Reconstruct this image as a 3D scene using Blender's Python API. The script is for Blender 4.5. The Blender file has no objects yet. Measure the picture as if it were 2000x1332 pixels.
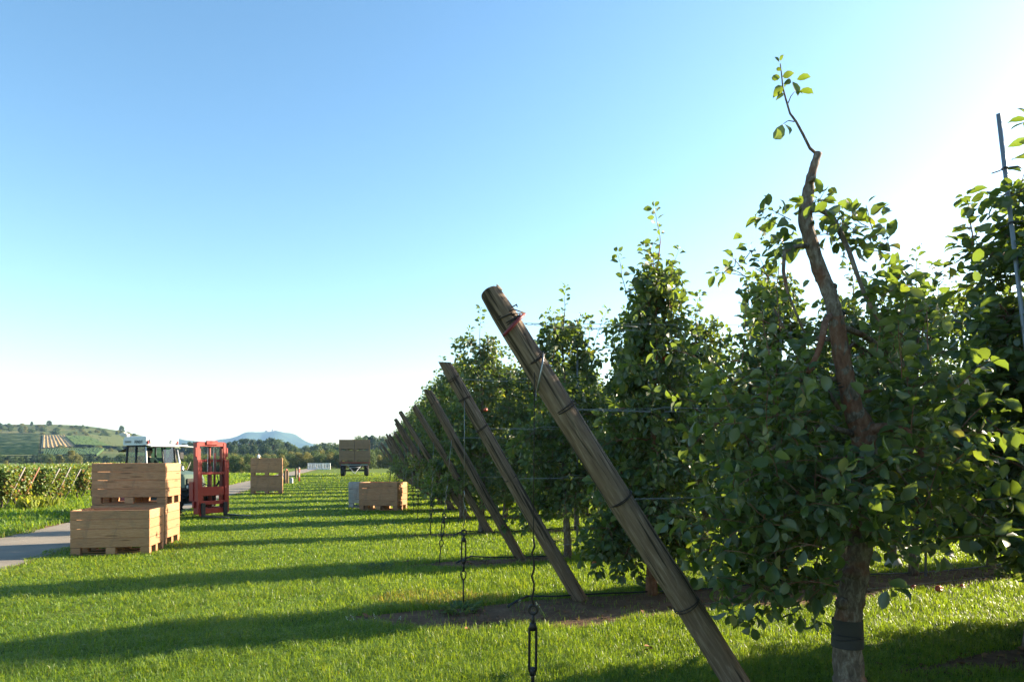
import bpy, math, random
import numpy as np
from mathutils import Vector, Matrix, Quaternion
R = math.radians
C = bpy.context.scene.collection
S = bpy.context.scene

# ---------------------------------------------------------------- camera, sky, sun, exposure
CAM_H = 1.56
FPX = 1333.0                      # focal length in units of a 2000 px wide picture
cd = bpy.data.cameras.new('camera'); cam = bpy.data.objects.new('camera', cd); C.objects.link(cam)
cam.location = (0, 0, CAM_H); cam.rotation_euler = (R(90), 0, 0)
cd.sensor_width = 36.0; cd.lens = 36.0 * FPX / 2000.0
cd.shift_y = (895 - 666) / 2000.0   # level camera, raised frame: uprights stay upright
cd.clip_start = 0.05; cd.clip_end = 9000
S.camera = cam

SUN_AZ, SUN_EL = R(22.5), R(21)     # azimuth from +X towards +Y
sdir = Vector((math.cos(SUN_EL) * math.cos(SUN_AZ), math.cos(SUN_EL) * math.sin(SUN_AZ), math.sin(SUN_EL)))
w = bpy.data.worlds.new('World'); S.world = w; w.use_nodes = True
nt = w.node_tree
sky = nt.nodes.new('ShaderNodeTexSky'); sky.sky_type = 'NISHITA'; sky.sun_disc = False
sky.sun_elevation = SUN_EL; sky.sun_rotation = math.pi / 2 - SUN_AZ
sky.altitude = 200; sky.air_density = 1.15; sky.dust_density = 0.8; sky.ozone_density = 1.2
bg = nt.nodes['Background']; bg.inputs['Strength'].default_value = 0.058
hs = nt.nodes.new('ShaderNodeHueSaturation'); hs.inputs['Hue'].default_value = 0.493; hs.inputs['Saturation'].default_value = 1.12
gm = nt.nodes.new('ShaderNodeGamma'); gm.inputs['Gamma'].default_value = 1.18
nt.links.new(sky.outputs[0], gm.inputs['Color']); nt.links.new(gm.outputs[0], hs.inputs['Color']); nt.links.new(hs.outputs[0], bg.inputs['Color'])
sl = bpy.data.lights.new('sun', 'SUN'); sun = bpy.data.objects.new('sun', sl); C.objects.link(sun)
sl.energy = 5.0; sl.angle = R(0.53); sl.color = (1.0, 0.85, 0.63)
sun.rotation_euler = sdir.to_track_quat('Z', 'Y').to_euler(); sun.location = (30, 15, 20)

S.view_settings.view_transform = 'Standard'; S.view_settings.look = 'None'
S.view_settings.gamma = 1.0; S.view_settings.exposure = 2.1
S.view_settings.use_curve_mapping = False
S.render.engine = 'CYCLES'
cy = S.cycles
cy.max_bounces = 7; cy.diffuse_bounces = 3; cy.glossy_bounces = 3; cy.transmission_bounces = 5
cy.transparent_max_bounces = 8; cy.volume_bounces = 0
cy.caustics_reflective = False; cy.caustics_refractive = False
cy.use_denoising = True
cy.sample_clamp_indirect = 6.0

# ---------------------------------------------------------------- helpers
def ray(px, py):
    return np.array([(px - 1000) / FPX, 1.0, (895 - py) / FPX])
def G(px, py, z=0.0):             # the ground point seen at a place of the photograph
    d = ray(px, py); t = (z - CAM_H) / d[2]
    return np.array([0, 0, CAM_H]) + d * t
def AT(px, py, Y):                # the point at depth Y (metres north) seen at a place of the photograph
    d = ray(px, py); t = Y / d[1]
    return np.array([0, 0, CAM_H]) + d * t

def tag(o, label=None, cat=None, group=None, kind=None):
    if label: o['label'] = label
    if cat: o['category'] = cat
    if group: o['group'] = group
    if kind: o['kind'] = kind
    return o
def empty(name, loc=(0, 0, 0), rz=0.0):
    o = bpy.data.objects.new(name, None); C.objects.link(o); o.empty_display_size = 0.2
    o.location = loc; o.rotation_euler = (0, 0, rz); return o
def copy_tree(o, parent=None):
    c = o.copy(); C.objects.link(c)
    if parent is not None: c.parent = parent
    for ch in o.children: copy_tree(ch, c)
    return c

class MB:
    """Collects shapes; build() links them as ONE mesh object."""
    def __init__(s): s.v = []; s.f = []; s.t = []; s.m = []; s.sm = []
    def add(s, vs, fs, tint=0.5, mi=0, smooth=False):
        b = len(s.v); s.v += [tuple(map(float, p)) for p in vs]
        s.t += [tint] * len(vs)
        for f in fs: s.f.append(tuple(b + i for i in f)); s.m.append(mi); s.sm.append(smooth)
    def box(s, c, size, rot=None, tint=0.5, mi=0, bev=0.0):
        x, y, z = [k / 2 for k in size]
        if bev <= 0:
            vs = [(-x,-y,-z),(x,-y,-z),(x,y,-z),(-x,y,-z),(-x,-y,z),(x,-y,z),(x,y,z),(-x,y,z)]
            fs = [(0,3,2,1),(4,5,6,7),(0,1,5,4),(1,2,6,5),(2,3,7,6),(3,0,4,7)]
        else:
            b = min(bev, x * .9, y * .9, z * .9)
            vs, fs = [], []
            for (lx, ly, lz) in ((x - b, y - b, z), (x, y - b, z - b), (x - b, y, z - b)):
                pass
            # chamfered box: 24 corner points
            idx = {}
            for sx in (-1, 1):
                for sy in (-1, 1):
                    for sz in (-1, 1):
                        for ax in range(3):
                            p = [sx * (x - b), sy * (y - b), sz * (z - b)]
                            p[ax] = (sx, sy, sz)[ax] * (x, y, z)[ax]
                            idx[(sx, sy, sz, ax)] = len(vs); vs.append(tuple(p))
            for ax in range(3):
                o1, o2 = [(1, 2), (2, 0), (0, 1)][ax]
                for sg in (-1, 1):
                    q = []
                    for (a1, a2) in ((-1, -1), (1, -1), (1, 1), (-1, 1)):
                        k = [0, 0, 0]; k[ax] = sg; k[o1] = a1; k[o2] = a2
                        q.append(idx[(*k, ax)])
                    fs.append(tuple(q if sg > 0 else q[::-1]))
            for ax in range(3):           # edge chamfers running along ax
                o1, o2 = [(1, 2), (2, 0), (0, 1)][ax]
                for a1 in (-1, 1):
                    for a2 in (-1, 1):
                        k0 = [0, 0, 0]; k0[ax] = -1; k0[o1] = a1; k0[o2] = a2
                        k1 = list(k0); k1[ax] = 1
                        q = [idx[(*k0, o1)], idx[(*k1, o1)], idx[(*k1, o2)], idx[(*k0, o2)]]
                        fs.append(tuple(q if a1 * a2 < 0 else q[::-1]))
            for sx in (-1, 1):
                for sy in (-1, 1):
                    for sz in (-1, 1):
                        q = [idx[(sx, sy, sz, 0)], idx[(sx, sy, sz, 1)], idx[(sx, sy, sz, 2)]]
                        fs.append(tuple(q if sx * sy * sz > 0 else q[::-1]))
        if rot is not None: vs = [tuple(rot @ Vector(p)) for p in vs]
        s.add([(p[0] + c[0], p[1] + c[1], p[2] + c[2]) for p in vs], fs, tint, mi)
    def tube(s, pts, rad, n=8, tint=0.5, mi=0, cap=True, smooth=True, jitter=0.0, rng=None):
        pts = [Vector(p) for p in pts]
        if not hasattr(rad, '__len__'): rad = [rad] * len(pts)
        vs, fs = [], []
        ref = None
        for i, p in enumerate(pts):
            d = (pts[min(i + 1, len(pts) - 1)] - pts[max(i - 1, 0)]).normalized()
            if ref is None:
                ref = d.orthogonal().normalized()
            else:
                ref = (ref - d * ref.dot(d))
                ref = ref.normalized() if ref.length > 1e-6 else d.orthogonal().normalized()
            e2 = d.cross(ref)
            for k in range(n):
                a = 2 * math.pi * k / n
                rr = rad[i] * (1 + (rng.uniform(-jitter, jitter) if rng else 0))
                vs.append(p + ref * (rr * math.cos(a)) + e2 * (rr * math.sin(a)))
        for i in range(len(pts) - 1):
            for k in range(n):
                k2 = (k + 1) % n
                fs.append((i * n + k, i * n + k2, (i + 1) * n + k2, (i + 1) * n + k))
        if cap:
            fs.append(tuple(range(n - 1, -1, -1)))
            fs.append(tuple((len(pts) - 1) * n + k for k in range(n)))
        s.add(vs, fs, tint, mi, smooth)
    def ring(s, c, axis, r, rr, n=16, m=6, tint=0.5, mi=0, sx=1.0):
        axis = Vector(axis).normalized(); a1 = axis.orthogonal().normalized(); a2 = axis.cross(a1)
        c = Vector(c); vs, fs = [], []
        for i in range(n):
            a = 2 * math.pi * i / n; d = a1 * math.cos(a) * sx + a2 * math.sin(a)
            for k in range(m):
                b = 2 * math.pi * k / m
                vs.append(c + d * (r + rr * math.cos(b)) + axis * (rr * math.sin(b)))
        for i in range(n):
            for k in range(m):
                i2, k2 = (i + 1) % n, (k + 1) % m
                fs.append((i * m + k, i2 * m + k, i2 * m + k2, i * m + k2))
        s.add(vs, fs, tint, mi, True)
    def lathe(s, prof, c=(0, 0, 0), axis='Z', n=20, tint=0.5, mi=0, smooth=True):
        vs, fs = [], []
        for (r, h) in prof:
            for k in range(n):
                a = 2 * math.pi * k / n
                p = (r * math.cos(a), r * math.sin(a), h)
                if axis == 'Y': p = (p[0], h, p[1])
                if axis == 'X': p = (h, p[0], p[1])
                vs.append((p[0] + c[0], p[1] + c[1], p[2] + c[2]))
        for i in range(len(prof) - 1):
            for k in range(n):
                k2 = (k + 1) % n
                q = (i * n + k, i * n + k2, (i + 1) * n + k2, (i + 1) * n + k)
                fs.append(q[::-1] if axis == 'Y' else q)
        s.add(vs, fs, tint, mi, smooth)
    def prism(s, prof, y0, y1, tint=0.5, mi=0):     # profile in x,z extruded along y
        n = len(prof)
        vs = [(x, y0, z) for x, z in prof] + [(x, y1, z) for x, z in prof]
        fs = [tuple(range(n)), tuple(range(2 * n - 1, n - 1, -1))]
        fs += [(i, i + n, (i + 1) % n + n, (i + 1) % n) for i in range(n)]
        s.add(vs, fs, tint, mi)
    def build(s, name, mats, parent=None):
        me = bpy.data.meshes.new(name)
        me.from_pydata(s.v, [], s.f); me.update()
        if not isinstance(mats, (list, tuple)): mats = [mats]
        for m in mats: me.materials.append(m)
        me.polygons.foreach_set('material_index', s.m)
        me.polygons.foreach_set('use_smooth', s.sm)
        a = me.attributes.new('tint', 'FLOAT', 'POINT'); a.data.foreach_set('value', s.t)
        o = bpy.data.objects.new(name, me); C.objects.link(o)
        if parent is not None: o.parent = parent
        return o

def np_mesh(name, V, faces, loops_per, tint, mat, parent=None, smooth=True, link=True):
    """V (n,3); faces flat index array; loops_per array of corner counts."""
    me = bpy.data.meshes.new(name)
    me.vertices.add(len(V)); me.vertices.foreach_set('co', np.ascontiguousarray(V, dtype=np.float32).ravel())
    me.loops.add(len(faces)); me.loops.foreach_set('vertex_index', np.ascontiguousarray(faces, dtype=np.int32))
    me.polygons.add(len(loops_per))
    st = np.concatenate([[0], np.cumsum(loops_per)[:-1]]).astype(np.int32)
    me.polygons.foreach_set('loop_start', st)
    me.update(calc_edges=True)
    me.polygons.foreach_set('use_smooth', np.full(len(loops_per), smooth, dtype=bool))
    a = me.attributes.new('tint', 'FLOAT', 'POINT'); a.data.foreach_set('value', np.ascontiguousarray(tint, dtype=np.float32))
    me.materials.append(mat); me.validate()
    o = bpy.data.objects.new(name, me)
    if link: C.objects.link(o)
    if parent is not None: o.parent = parent
    return o

# ---------------------------------------------------------------- materials
class NT:
    def __init__(s, name):
        s.m = bpy.data.materials.new(name); s.m.use_nodes = True
        s.t = s.m.node_tree; s.t.nodes.clear()
        s.out = s.n('ShaderNodeOutputMaterial')
    def n(s, typ, **kw):
        o = s.t.nodes.new(typ)
        for k, v in kw.items(): setattr(o, k, v)
        return o
    def l(s, a, b): s.t.links.new(a, b)
    def coord(s, which='Object', scale=(1, 1, 1), rot=(0, 0, 0)):
        tc = s.n('ShaderNodeTexCoord'); mp = s.n('ShaderNodeMapping')
        mp.inputs['Scale'].default_value = scale; mp.inputs['Rotation'].default_value = rot
        s.l(tc.outputs[which], mp.inputs['Vector']); return mp.outputs[0]
    def noise(s, vec, scale, detail=4, rough=0.6, dist=0.0):
        o = s.n('ShaderNodeTexNoise'); o.inputs['Scale'].default_value = scale
        o.inputs['Detail'].default_value = detail; o.inputs['Roughness'].default_value = rough
        o.inputs['Distortion'].default_value = dist
        if vec is not None: s.l(vec, o.inputs['Vector'])
        return o.outputs['Fac']
    def ramp(s, fac, stops):
        o = s.n('ShaderNodeValToRGB'); e = o.color_ramp.elements
        while len(e) < len(stops): e.new(0.5)
        for i, (p, c) in enumerate(stops):
            e[i].position = p; e[i].color = (*c, 1) if len(c) == 3 else c
        s.l(fac, o.inputs['Fac']); return o.outputs['Color']
    def attr(s, name='tint'):
        o = s.n('ShaderNodeAttribute'); o.attribute_name = name; return o.outputs['Fac']
    def math(s, op, a, b):
        o = s.n('ShaderNodeMath', operation=op)
        for i, x in enumerate((a, b)):
            if isinstance(x, (int, float)): o.inputs[i].default_value = x
            else: s.l(x, o.inputs[i])
        return o.outputs[0]
    def mix(s, fac, a, b, mode='MIX'):
        o = s.n('ShaderNodeMix', data_type='RGBA', blend_type=mode)
        for sock, x in ((o.inputs['Factor'], fac), (o.inputs[6], a), (o.inputs[7], b)):
            if isinstance(x, (int, float)): sock.default_value = x
            elif isinstance(x, tuple): sock.default_value = (*x, 1)
            else: s.l(x, sock)
        return o.outputs[2]
    def bump(s, h, strength=0.3, dist=0.01):
        o = s.n('ShaderNodeBump'); o.inputs['Strength'].default_value = strength; o.inputs['Distance'].default_value = dist
        s.l(h, o.inputs['Height']); return o.outputs[0]
    def principled(s, col, rough=0.6, spec=0.3, metal=0.0, normal=None, surface=True, **kw):
        o = s.n('ShaderNodeBsdfPrincipled')
        for key, x in (('Base Color', col), ('Roughness', rough), ('Metallic', metal), ('Specular IOR Level', spec)):
            if isinstance(x, (int, float)): o.inputs[key].default_value = x
            elif isinstance(x, tuple): o.inputs[key].default_value = (*x, 1)
            else: s.l(x, o.inputs[key])
        for k, v in kw.items(): o.inputs[k].default_value = v
        if normal is not None: s.l(normal, o.inputs['Normal'])
        if surface: s.l(o.outputs[0], s.out.inputs['Surface'])
        return o

def leaf_mat(name, stops, under, trans, rough=0.42, tfac=0.38, spec=0.4):
    """Two sided leaf: upper colour from a ramp over the leaf's own tint, paler underside, light passes through."""
    M = NT(name)
    t = M.attr()
    col = M.ramp(t, stops)
    nz = M.noise(M.coord('Object'), 9.0, 2)
    col = M.mix(M.math('MULTIPLY', nz, 0.35), col, (0.02, 0.05, 0.015))
    geo = M.n('ShaderNodeNewGeometry')
    col2 = M.mix(geo.outputs['Backfacing'], col, M.mix(0.55, col, under))
    p = M.principled(col2, rough, spec, surface=False)
    tr = M.n('ShaderNodeBsdfTranslucent')
    tcol = M.mix(0.5, M.ramp(t, [(q, tuple(min(1, k) for k in (c[0] * trans[0], c[1] * trans[1], c[2] * trans[2]))) for q, c in stops]), trans_base)
    M.l(tcol, tr.inputs['Color'])
    mx = M.n('ShaderNodeMixShader'); mx.inputs[0].default_value = tfac
    M.l(p.outputs[0], mx.inputs[1]); M.l(tr.outputs[0], mx.inputs[2]); M.l(mx.outputs[0], M.out.inputs['Surface'])
    return M.m
trans_base = (0.28, 0.42, 0.03)

M_LEAF = leaf_mat('apple_leaf', [(0.0, (0.024, 0.043, 0.016)), (0.5, (0.044, 0.074, 0.023)), (0.85, (0.088, 0.122, 0.028)), (1.0, (0.26, 0.20, 0.04))], (0.20, 0.22, 0.15), (5, 4, 1.2), rough=0.42, tfac=0.31, spec=0.4)
trans_base = (0.40, 0.50, 0.015)
M_GRASS = leaf_mat('grass_blade', [(0.0, (0.048, 0.105, 0.010)), (0.42, (0.118, 0.205, 0.012)), (0.72, (0.235, 0.290, 0.022)), (0.92, (0.33, 0.30, 0.08)), (1.0, (0.30, 0.17, 0.06))], (0.10, 0.17, 0.03), (2.0, 2.0, 1.0), rough=0.42, tfac=0.42, spec=0.35)
trans_base = (0.34, 0.36, 0.03)
M_VINE = leaf_mat('vine_leaf', [(0.0, (0.040, 0.090, 0.018)), (0.5, (0.100, 0.165, 0.025)), (0.8, (0.19, 0.22, 0.03)), (0.92, (0.24, 0.15, 0.04)), (1.0, (0.24, 0.07, 0.035))], (0.14, 0.20, 0.08), (2.5, 2.2, 1))
def far_leaf(name, dark, light, under=(0.12, 0.15, 0.06)):
    global trans_base
    trans_base = tuple(min(1, 1.8 * c) for c in light)
    return leaf_mat(name, [(0.0, dark), (1.0, light)], under, (1.8, 1.6, 1), tfac=0.25, rough=0.6, spec=0.2)
M_FAR_DARK = far_leaf('dark_tree_leaves', (0.020, 0.042, 0.022), (0.050, 0.085, 0.035))
M_FAR_MID = far_leaf('green_tree_leaves', (0.045, 0.075, 0.022), (0.10, 0.14, 0.04))
M_FAR_YEL = far_leaf('yellowing_tree_leaves', (0.090, 0.115, 0.025), (0.23, 0.20, 0.05))

def wood_mat(name, c0, c1, c2, axis_scale, knots=True, rough=0.75, crack=0.0, vary=0.42):
    M = NT(name)
    v = M.coord('Object', axis_scale)
    t = M.attr()
    off = M.n('ShaderNodeVectorMath', operation='ADD'); cmb = M.n('ShaderNodeCombineXYZ')
    for i in range(3): M.l(M.math('MULTIPLY', t, 7.3 + 3 * i), cmb.inputs[i])
    oi = M.n('ShaderNodeObjectInfo')
    M.l(v, off.inputs[0]); M.l(cmb.outputs[0], off.inputs[1]); v2 = off.outputs[0]
    off2 = M.n('ShaderNodeVectorMath', operation='ADD'); cm2 = M.n('ShaderNodeCombineXYZ')
    for i in range(3): M.l(M.math('MULTIPLY', oi.outputs['Random'], 31.0 + 5 * i), cm2.inputs[i])
    M.l(v2, off2.inputs[0]); M.l(cm2.outputs[0], off2.inputs[1]); v2 = off2.outputs[0]
    g = M.noise(v2, 6.0, 6, 0.65, 0.6)
    col = M.ramp(g, [(0.25, c0), (0.52, c1), (0.78, c2)])
    hue = M.math('MULTIPLY', t, vary)
    col = M.mix(hue, col, tuple(0.45 * k for k in c0))
    big = M.noise(M.coord('Object', (2.2, 2.2, 2.2)), 1.3, 3)
    col = M.mix(M.math('MULTIPLY', big, 0.35), col, tuple(0.5 * k for k in c1))
    st = M.noise(M.coord('Object', (1.6, 1.6, 0.9)), 2.6, 6, 0.7, 0.8)
    col = M.mix(M.ramp(st, [(0.53, (0, 0, 0)), (0.68, (0.42, 0.42, 0.42))]), col, (0.16, 0.125, 0.09))
    h = g
    if knots:
        vo = M.n('ShaderNodeTexVoronoi'); vo.inputs['Scale'].default_value = 1.1; M.l(v2, vo.inputs['Vector'])
        k = M.ramp(vo.outputs['Distance'], [(0.0, (1, 1, 1)), (0.10, (0.8, 0.8, 0.8)), (0.17, (0, 0, 0))])
        col = M.mix(k, col, tuple(0.28 * q for q in c0))
    if crack > 0:
        cr = M.noise(M.coord('Object', (14, 14, 0.55)), 2.2, 4, 0.6, 0.3)
        k = M.ramp(cr, [(0.0, (1, 1, 1)), (0.39, (0.9, 0.9, 0.9)), (0.46, (0, 0, 0))])
        col = M.mix(M.math('MULTIPLY', k, crack), col, (0.012, 0.009, 0.007))
        h = M.math('SUBTRACT', g, k)
    M.principled(col, rough, 0.2, normal=M.bump(h, 0.45, 0.006))
    return M.m
M_PINE_X = wood_mat('pine_boards', (0.36, 0.165, 0.082), (0.51, 0.270, 0.140), (0.64, 0.39, 0.23), (1.2, 14, 14))
M_PINE_Y = wood_mat('pine_boards_end', (0.36, 0.165, 0.082), (0.51, 0.270, 0.140), (0.64, 0.39, 0.23), (14, 1.2, 14))
M_PINE_Z = wood_mat('pine_posts', (0.32, 0.145, 0.065), (0.42, 0.21, 0.10), (0.52, 0.29, 0.15), (14, 14, 1.5), knots=False)
M_OLD_X = wood_mat('old_boards', (0.17, 0.105, 0.060), (0.25, 0.16, 0.095), (0.33, 0.23, 0.15), (1.2, 14, 14))
M_GREY_X = wood_mat('grey_boards', (0.36, 0.36, 0.35), (0.50, 0.50, 0.49), (0.62, 0.62, 0.60), (1.2, 14, 14))
M_POST = wood_mat('weathered_post', (0.085, 0.056, 0.038), (0.21, 0.145, 0.098), (0.42, 0.33, 0.24), (9, 9, 0.7), knots=False, crack=0.9, vary=0.45)
M_POSTEND = wood_mat('post_cut_end', (0.25, 0.19, 0.13), (0.35, 0.28, 0.19), (0.45, 0.37, 0.27), (6, 6, 6), knots=False)

def bark_mat(name, c0, c1, c2):
    M = NT(name)
    v = M.coord('Object', (9, 9, 4))
    g = M.noise(v, 3.2, 7, 0.7, 0.5)
    col = M.ramp(g, [(0.3, c0), (0.5, c1), (0.7, c2)])
    pt = M.noise(M.coord('Object', (2, 2, 2)), 2.1, 3)
    col = M.mix(M.ramp(pt, [(0.5, (0, 0, 0)), (0.65, (0.6, 0.6, 0.6))]), col, (0.22, 0.075, 0.035))
    M.principled(col, 0.8, 0.2, normal=M.bump(g, 1.0, 0.02)); return M.m
M_BARK = bark_mat('apple_bark', (0.060, 0.042, 0.032), (0.16, 0.120, 0.088), (0.36, 0.31, 0.25))
M_BARK2 = bark_mat('apple_bark_reddish', (0.12, 0.055, 0.035), (0.21, 0.105, 0.065), (0.30, 0.19, 0.13))

def plain(name, col, rough=0.5, spec=0.4, metal=0.0, var=0.25, scale=6.0, dirt=None):
    M = NT(name)
    n = M.noise(M.coord('Object'), scale, 5)
    c = M.mix(M.math('MULTIPLY', n, var), col, tuple(0.45 * k for k in col))
    if dirt:
        d = M.noise(M.coord('Object'), scale * 0.6, 6, 0.7)
        c = M.mix(M.ramp(d, [(0.52, (0, 0, 0)), (0.7, (0.75, 0.75, 0.75))]), c, dirt)
    M.principled(c, rough, spec, metal, normal=M.bump(n, 0.08, 0.01)); return M.m
M_STEEL = plain('dark_steel', (0.05, 0.045, 0.042), 0.55, 0.5, 0.7, dirt=(0.07, 0.04, 0.025))
M_WIRE = plain('galvanised_wire', (0.27, 0.28, 0.29), 0.35, 0.5, 0.8)
M_BAND = plain('rusty_band', (0.045, 0.035, 0.030), 0.7, 0.3, 0.4, dirt=(0.10, 0.05, 0.03))
M_STAKE = plain('zinc_stake', (0.22, 0.235, 0.26), 0.5, 0.4, 0.35)
M_REDPL = plain('red_strap', (0.20, 0.03, 0.035), 0.5, 0.4)
M_HOSE = plain('black_hose', (0.018, 0.018, 0.019), 0.45, 0.4)
M_RUBBER = plain('tyre_rubber', (0.022, 0.021, 0.020), 0.85, 0.2, dirt=(0.07, 0.06, 0.045))
M_REDPAINT = plain('red_paint', (0.30, 0.020, 0.013), 0.45, 0.45, dirt=(0.16, 0.04, 0.028), scale=3.5)
M_RUSTRED = plain('faded_red_paint', (0.22, 0.055, 0.04), 0.65, 0.3, dirt=(0.12, 0.05, 0.035))
M_GREENPAINT = plain('dull_green_paint', (0.085, 0.13, 0.095), 0.45, 0.45, dirt=(0.10, 0.12, 0.09))
M_GREYROOF = plain('pale_roof_paint', (0.66, 0.68, 0.68), 0.5, 0.4, dirt=(0.50, 0.52, 0.52))
M_DARKMETAL = plain('dark_metal', (0.03, 0.03, 0.032), 0.5, 0.4, 0.3, dirt=(0.06, 0.05, 0.04))
M_CHROME = plain('bright_pipe', (0.62, 0.62, 0.64), 0.3, 0.5, 0.6)
M_WHITE = plain('white_paint', (0.74, 0.74, 0.72), 0.5, 0.4)
M_RIM = plain('rim_paint', (0.30, 0.05, 0.04), 0.5, 0.4)
M_LENS = plain('lamp_lens', (0.7, 0.7, 0.68), 0.15, 0.6)
M_CONC = plain('concrete', (0.42, 0.41, 0.39), 0.9, 0.2, scale=14, dirt=(0.28, 0.26, 0.23))
M_SKIN = plain('skin', (0.52, 0.29, 0.20), 0.55, 0.35, var=0.1)
M_HAIR = plain('dark_hair', (0.018, 0.013, 0.010), 0.6, 0.3)
M_SHIRT = plain('dark_green_shirt', (0.030, 0.040, 0.034), 0.85, 0.2)
M_TROUSER = plain('dark_trousers', (0.03, 0.032, 0.05), 0.9, 0.2)
M_SEAT = plain('black_vinyl', (0.02, 0.02, 0.02), 0.5, 0.4)
M_INK = plain('dark_lettering', (0.07, 0.09, 0.10), 0.6, 0.3)
M_APPLE = None
def apple_mat():
    M = NT('apple_skin'); v = M.coord('Object')
    n = M.noise(v, 14, 4)
    c = M.ramp(n, [(0.3, (0.45, 0.30, 0.05)), (0.48, (0.42, 0.045, 0.02)), (0.7, (0.30, 0.015, 0.012))])
    M.principled(c, 0.3, 0.5); return M.m
M_APPLE = apple_mat()
def glass_mat():
    M = NT('cab_glass')
    g = M.n('ShaderNodeBsdfGlossy'); g.inputs['Roughness'].default_value = 0.02
    t = M.n('ShaderNodeBsdfTransparent'); t.inputs['Color'].default_value = (0.36, 0.56, 0.54, 1)
    mx = M.n('ShaderNodeMixShader'); mx.inputs[0].default_value = 0.09; M.l(t.outputs[0], mx.inputs[1]); M.l(g.outputs[0], mx.inputs[2])
    M.l(mx.outputs[0], M.out.inputs['Surface']); return M.m
M_GLASS = glass_mat()

def ground_mat():
    M = NT('meadow_ground')
    v = M.coord('Object')
    a = M.noise(v, 0.35, 5, 0.6); b = M.noise(v, 6.0, 6, 0.7); c = M.noise(v, 0.02, 4)
    col = M.ramp(b, [(0.3, (0.045, 0.075, 0.012)), (0.55, (0.090, 0.140, 0.016)), (0.75, (0.15, 0.175, 0.03))])
    col = M.mix(M.ramp(a, [(0.4, (0, 0, 0)), (0.7, (0.5, 0.5, 0.5))]), col, (0.12, 0.13, 0.035))
    col = M.mix(M.ramp(c, [(0.42, (0, 0, 0)), (0.6, (0.6, 0.6, 0.6))]), col, (0.10, 0.115, 0.03))
    M.principled(col, 0.95, 0.1, normal=M.bump(b, 0.8, 0.05)); return M.m
M_GROUND = ground_mat()
def soil_mat():
    M = NT('bare_soil'); v = M.coord('Object')
    a = M.noise(v, 3, 6, 0.7); b = M.noise(v, 28, 6, 0.75)
    col = M.ramp(a, [(0.3, (0.105, 0.060, 0.035)), (0.55, (0.19, 0.112, 0.068)), (0.75, (0.28, 0.18, 0.115))])
    col = M.mix(M.ramp(b, [(0.45, (0, 0, 0)), (0.7, (0.7, 0.7, 0.7))]), col, (0.075, 0.052, 0.035))
    M.principled(col, 0.95, 0.1, normal=M.bump(b, 1.0, 0.03)); return M.m
M_SOIL = soil_mat()
def road_mat():
    M = NT('worn_asphalt'); v = M.coord('Object')
    a = M.noise(v, 1.2, 5, 0.6); b = M.noise(v, 60, 4, 0.7)
    col = M.ramp(a, [(0.3, (0.19, 0.165, 0.13)), (0.7, (0.30, 0.255, 0.20))])
    col = M.mix(M.math('MULTIPLY', b, 0.5), col, (0.10, 0.095, 0.09))
    M.principled(col, 0.9, 0.2, normal=M.bump(b, 0.5, 0.01)); return M.m
M_ROAD = road_mat()
# ---------------------------------------------------------------- the setting: ground, road, soil strips
ROWDIR = np.array([math.cos(R(19.5)), math.sin(R(19.5))])       # along a tree row, away from the headland
POSTS = [(2.2, 1.5), (1.525, 4.52), (0.760, 7.507), (0.142, 10.502), (-0.459, 14.243), (-1.12, 17.5)]
while len(POSTS) < 19:
    k = len(POSTS) - 5
    POSTS.append((-1.12 - 0.625 * k, 17.5 + 2.95 * k))

m = MB()
n = 48
rg = [0, 6, 14, 30, 60, 120, 250, 500, 1000, 1800, 2850]
vs = [(0, 20, 0)]; fs = []
for r in rg[1:]:
    for k in range(n):
        a = 2 * math.pi * k / n
        vs.append((r * math.cos(a), 20 + r * math.sin(a), 0))
for k in range(n): fs.append((0, 1 + k, 1 + (k + 1) % n))
for i in range(len(rg) - 2):
    for k in range(n):
        k2 = (k + 1) % n
        fs.append((1 + i * n + k, 1 + (i + 1) * n + k, 1 + (i + 1) * n + k2, 1 + i * n + k2))
m.add(vs, fs)
tag(m.build('ground', M_GROUND), kind='structure')

def strip(pl, wid, z, rng, wob):
    """A ragged ribbon along a polyline; returns verts, faces."""
    vs, fs = [], []
    N = len(pl)
    for i in range(N):
        d = np.array(pl[min(i + 1, N - 1)]) - np.array(pl[max(i - 1, 0)]); d = d / np.linalg.norm(d)
        nn = np.array([-d[1], d[0]])
        wl, wr = wid[i]
        for k in (-1, -0.5, 0, 0.5, 1):
            ww = (wl if k > 0 else wr) * abs(k) + (rng.uniform(-wob, wob) if abs(k) == 1 else 0)
            q = np.array(pl[i]) + nn * ww * (1 if k > 0 else -1)
            vs.append((q[0], q[1], z))
    for i in range(N - 1):
        for k in range(4):
            a = i * 5 + k
            fs.append((a, a + 5, a + 6, a + 1))
    return vs, fs

rr = random.Random(5)
def road_x(y):                       # centre line of the lane
    if y < 60: return -8.94 - 0.243 * (y - 13)
    return -8.94 - 0.243 * 47 - 0.225 * (y - 60)
ys = [-30, -15, 0, 4, 8, 10, 12, 14, 16, 18, 20, 23, 26, 30, 35, 40, 46, 52, 60, 70, 80, 92, 105, 120, 140, 165, 200]
RW = 0.92
vs, fs = strip([(road_x(y), y) for y in ys], [(RW, RW)] * len(ys), 0.012, rr, 0.05)
m = MB(); m.add(vs, fs)
tag(m.build('road', M_ROAD), kind='structure')
vs, fs = strip([(road_x(y), y) for y in ys], [(RW + .16, RW + .16)] * len(ys), 0.007, rr, 0.12)
m = MB(); m.add(vs, fs)
tag(m.build('road_verge', M_SOIL), kind='structure')

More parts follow.
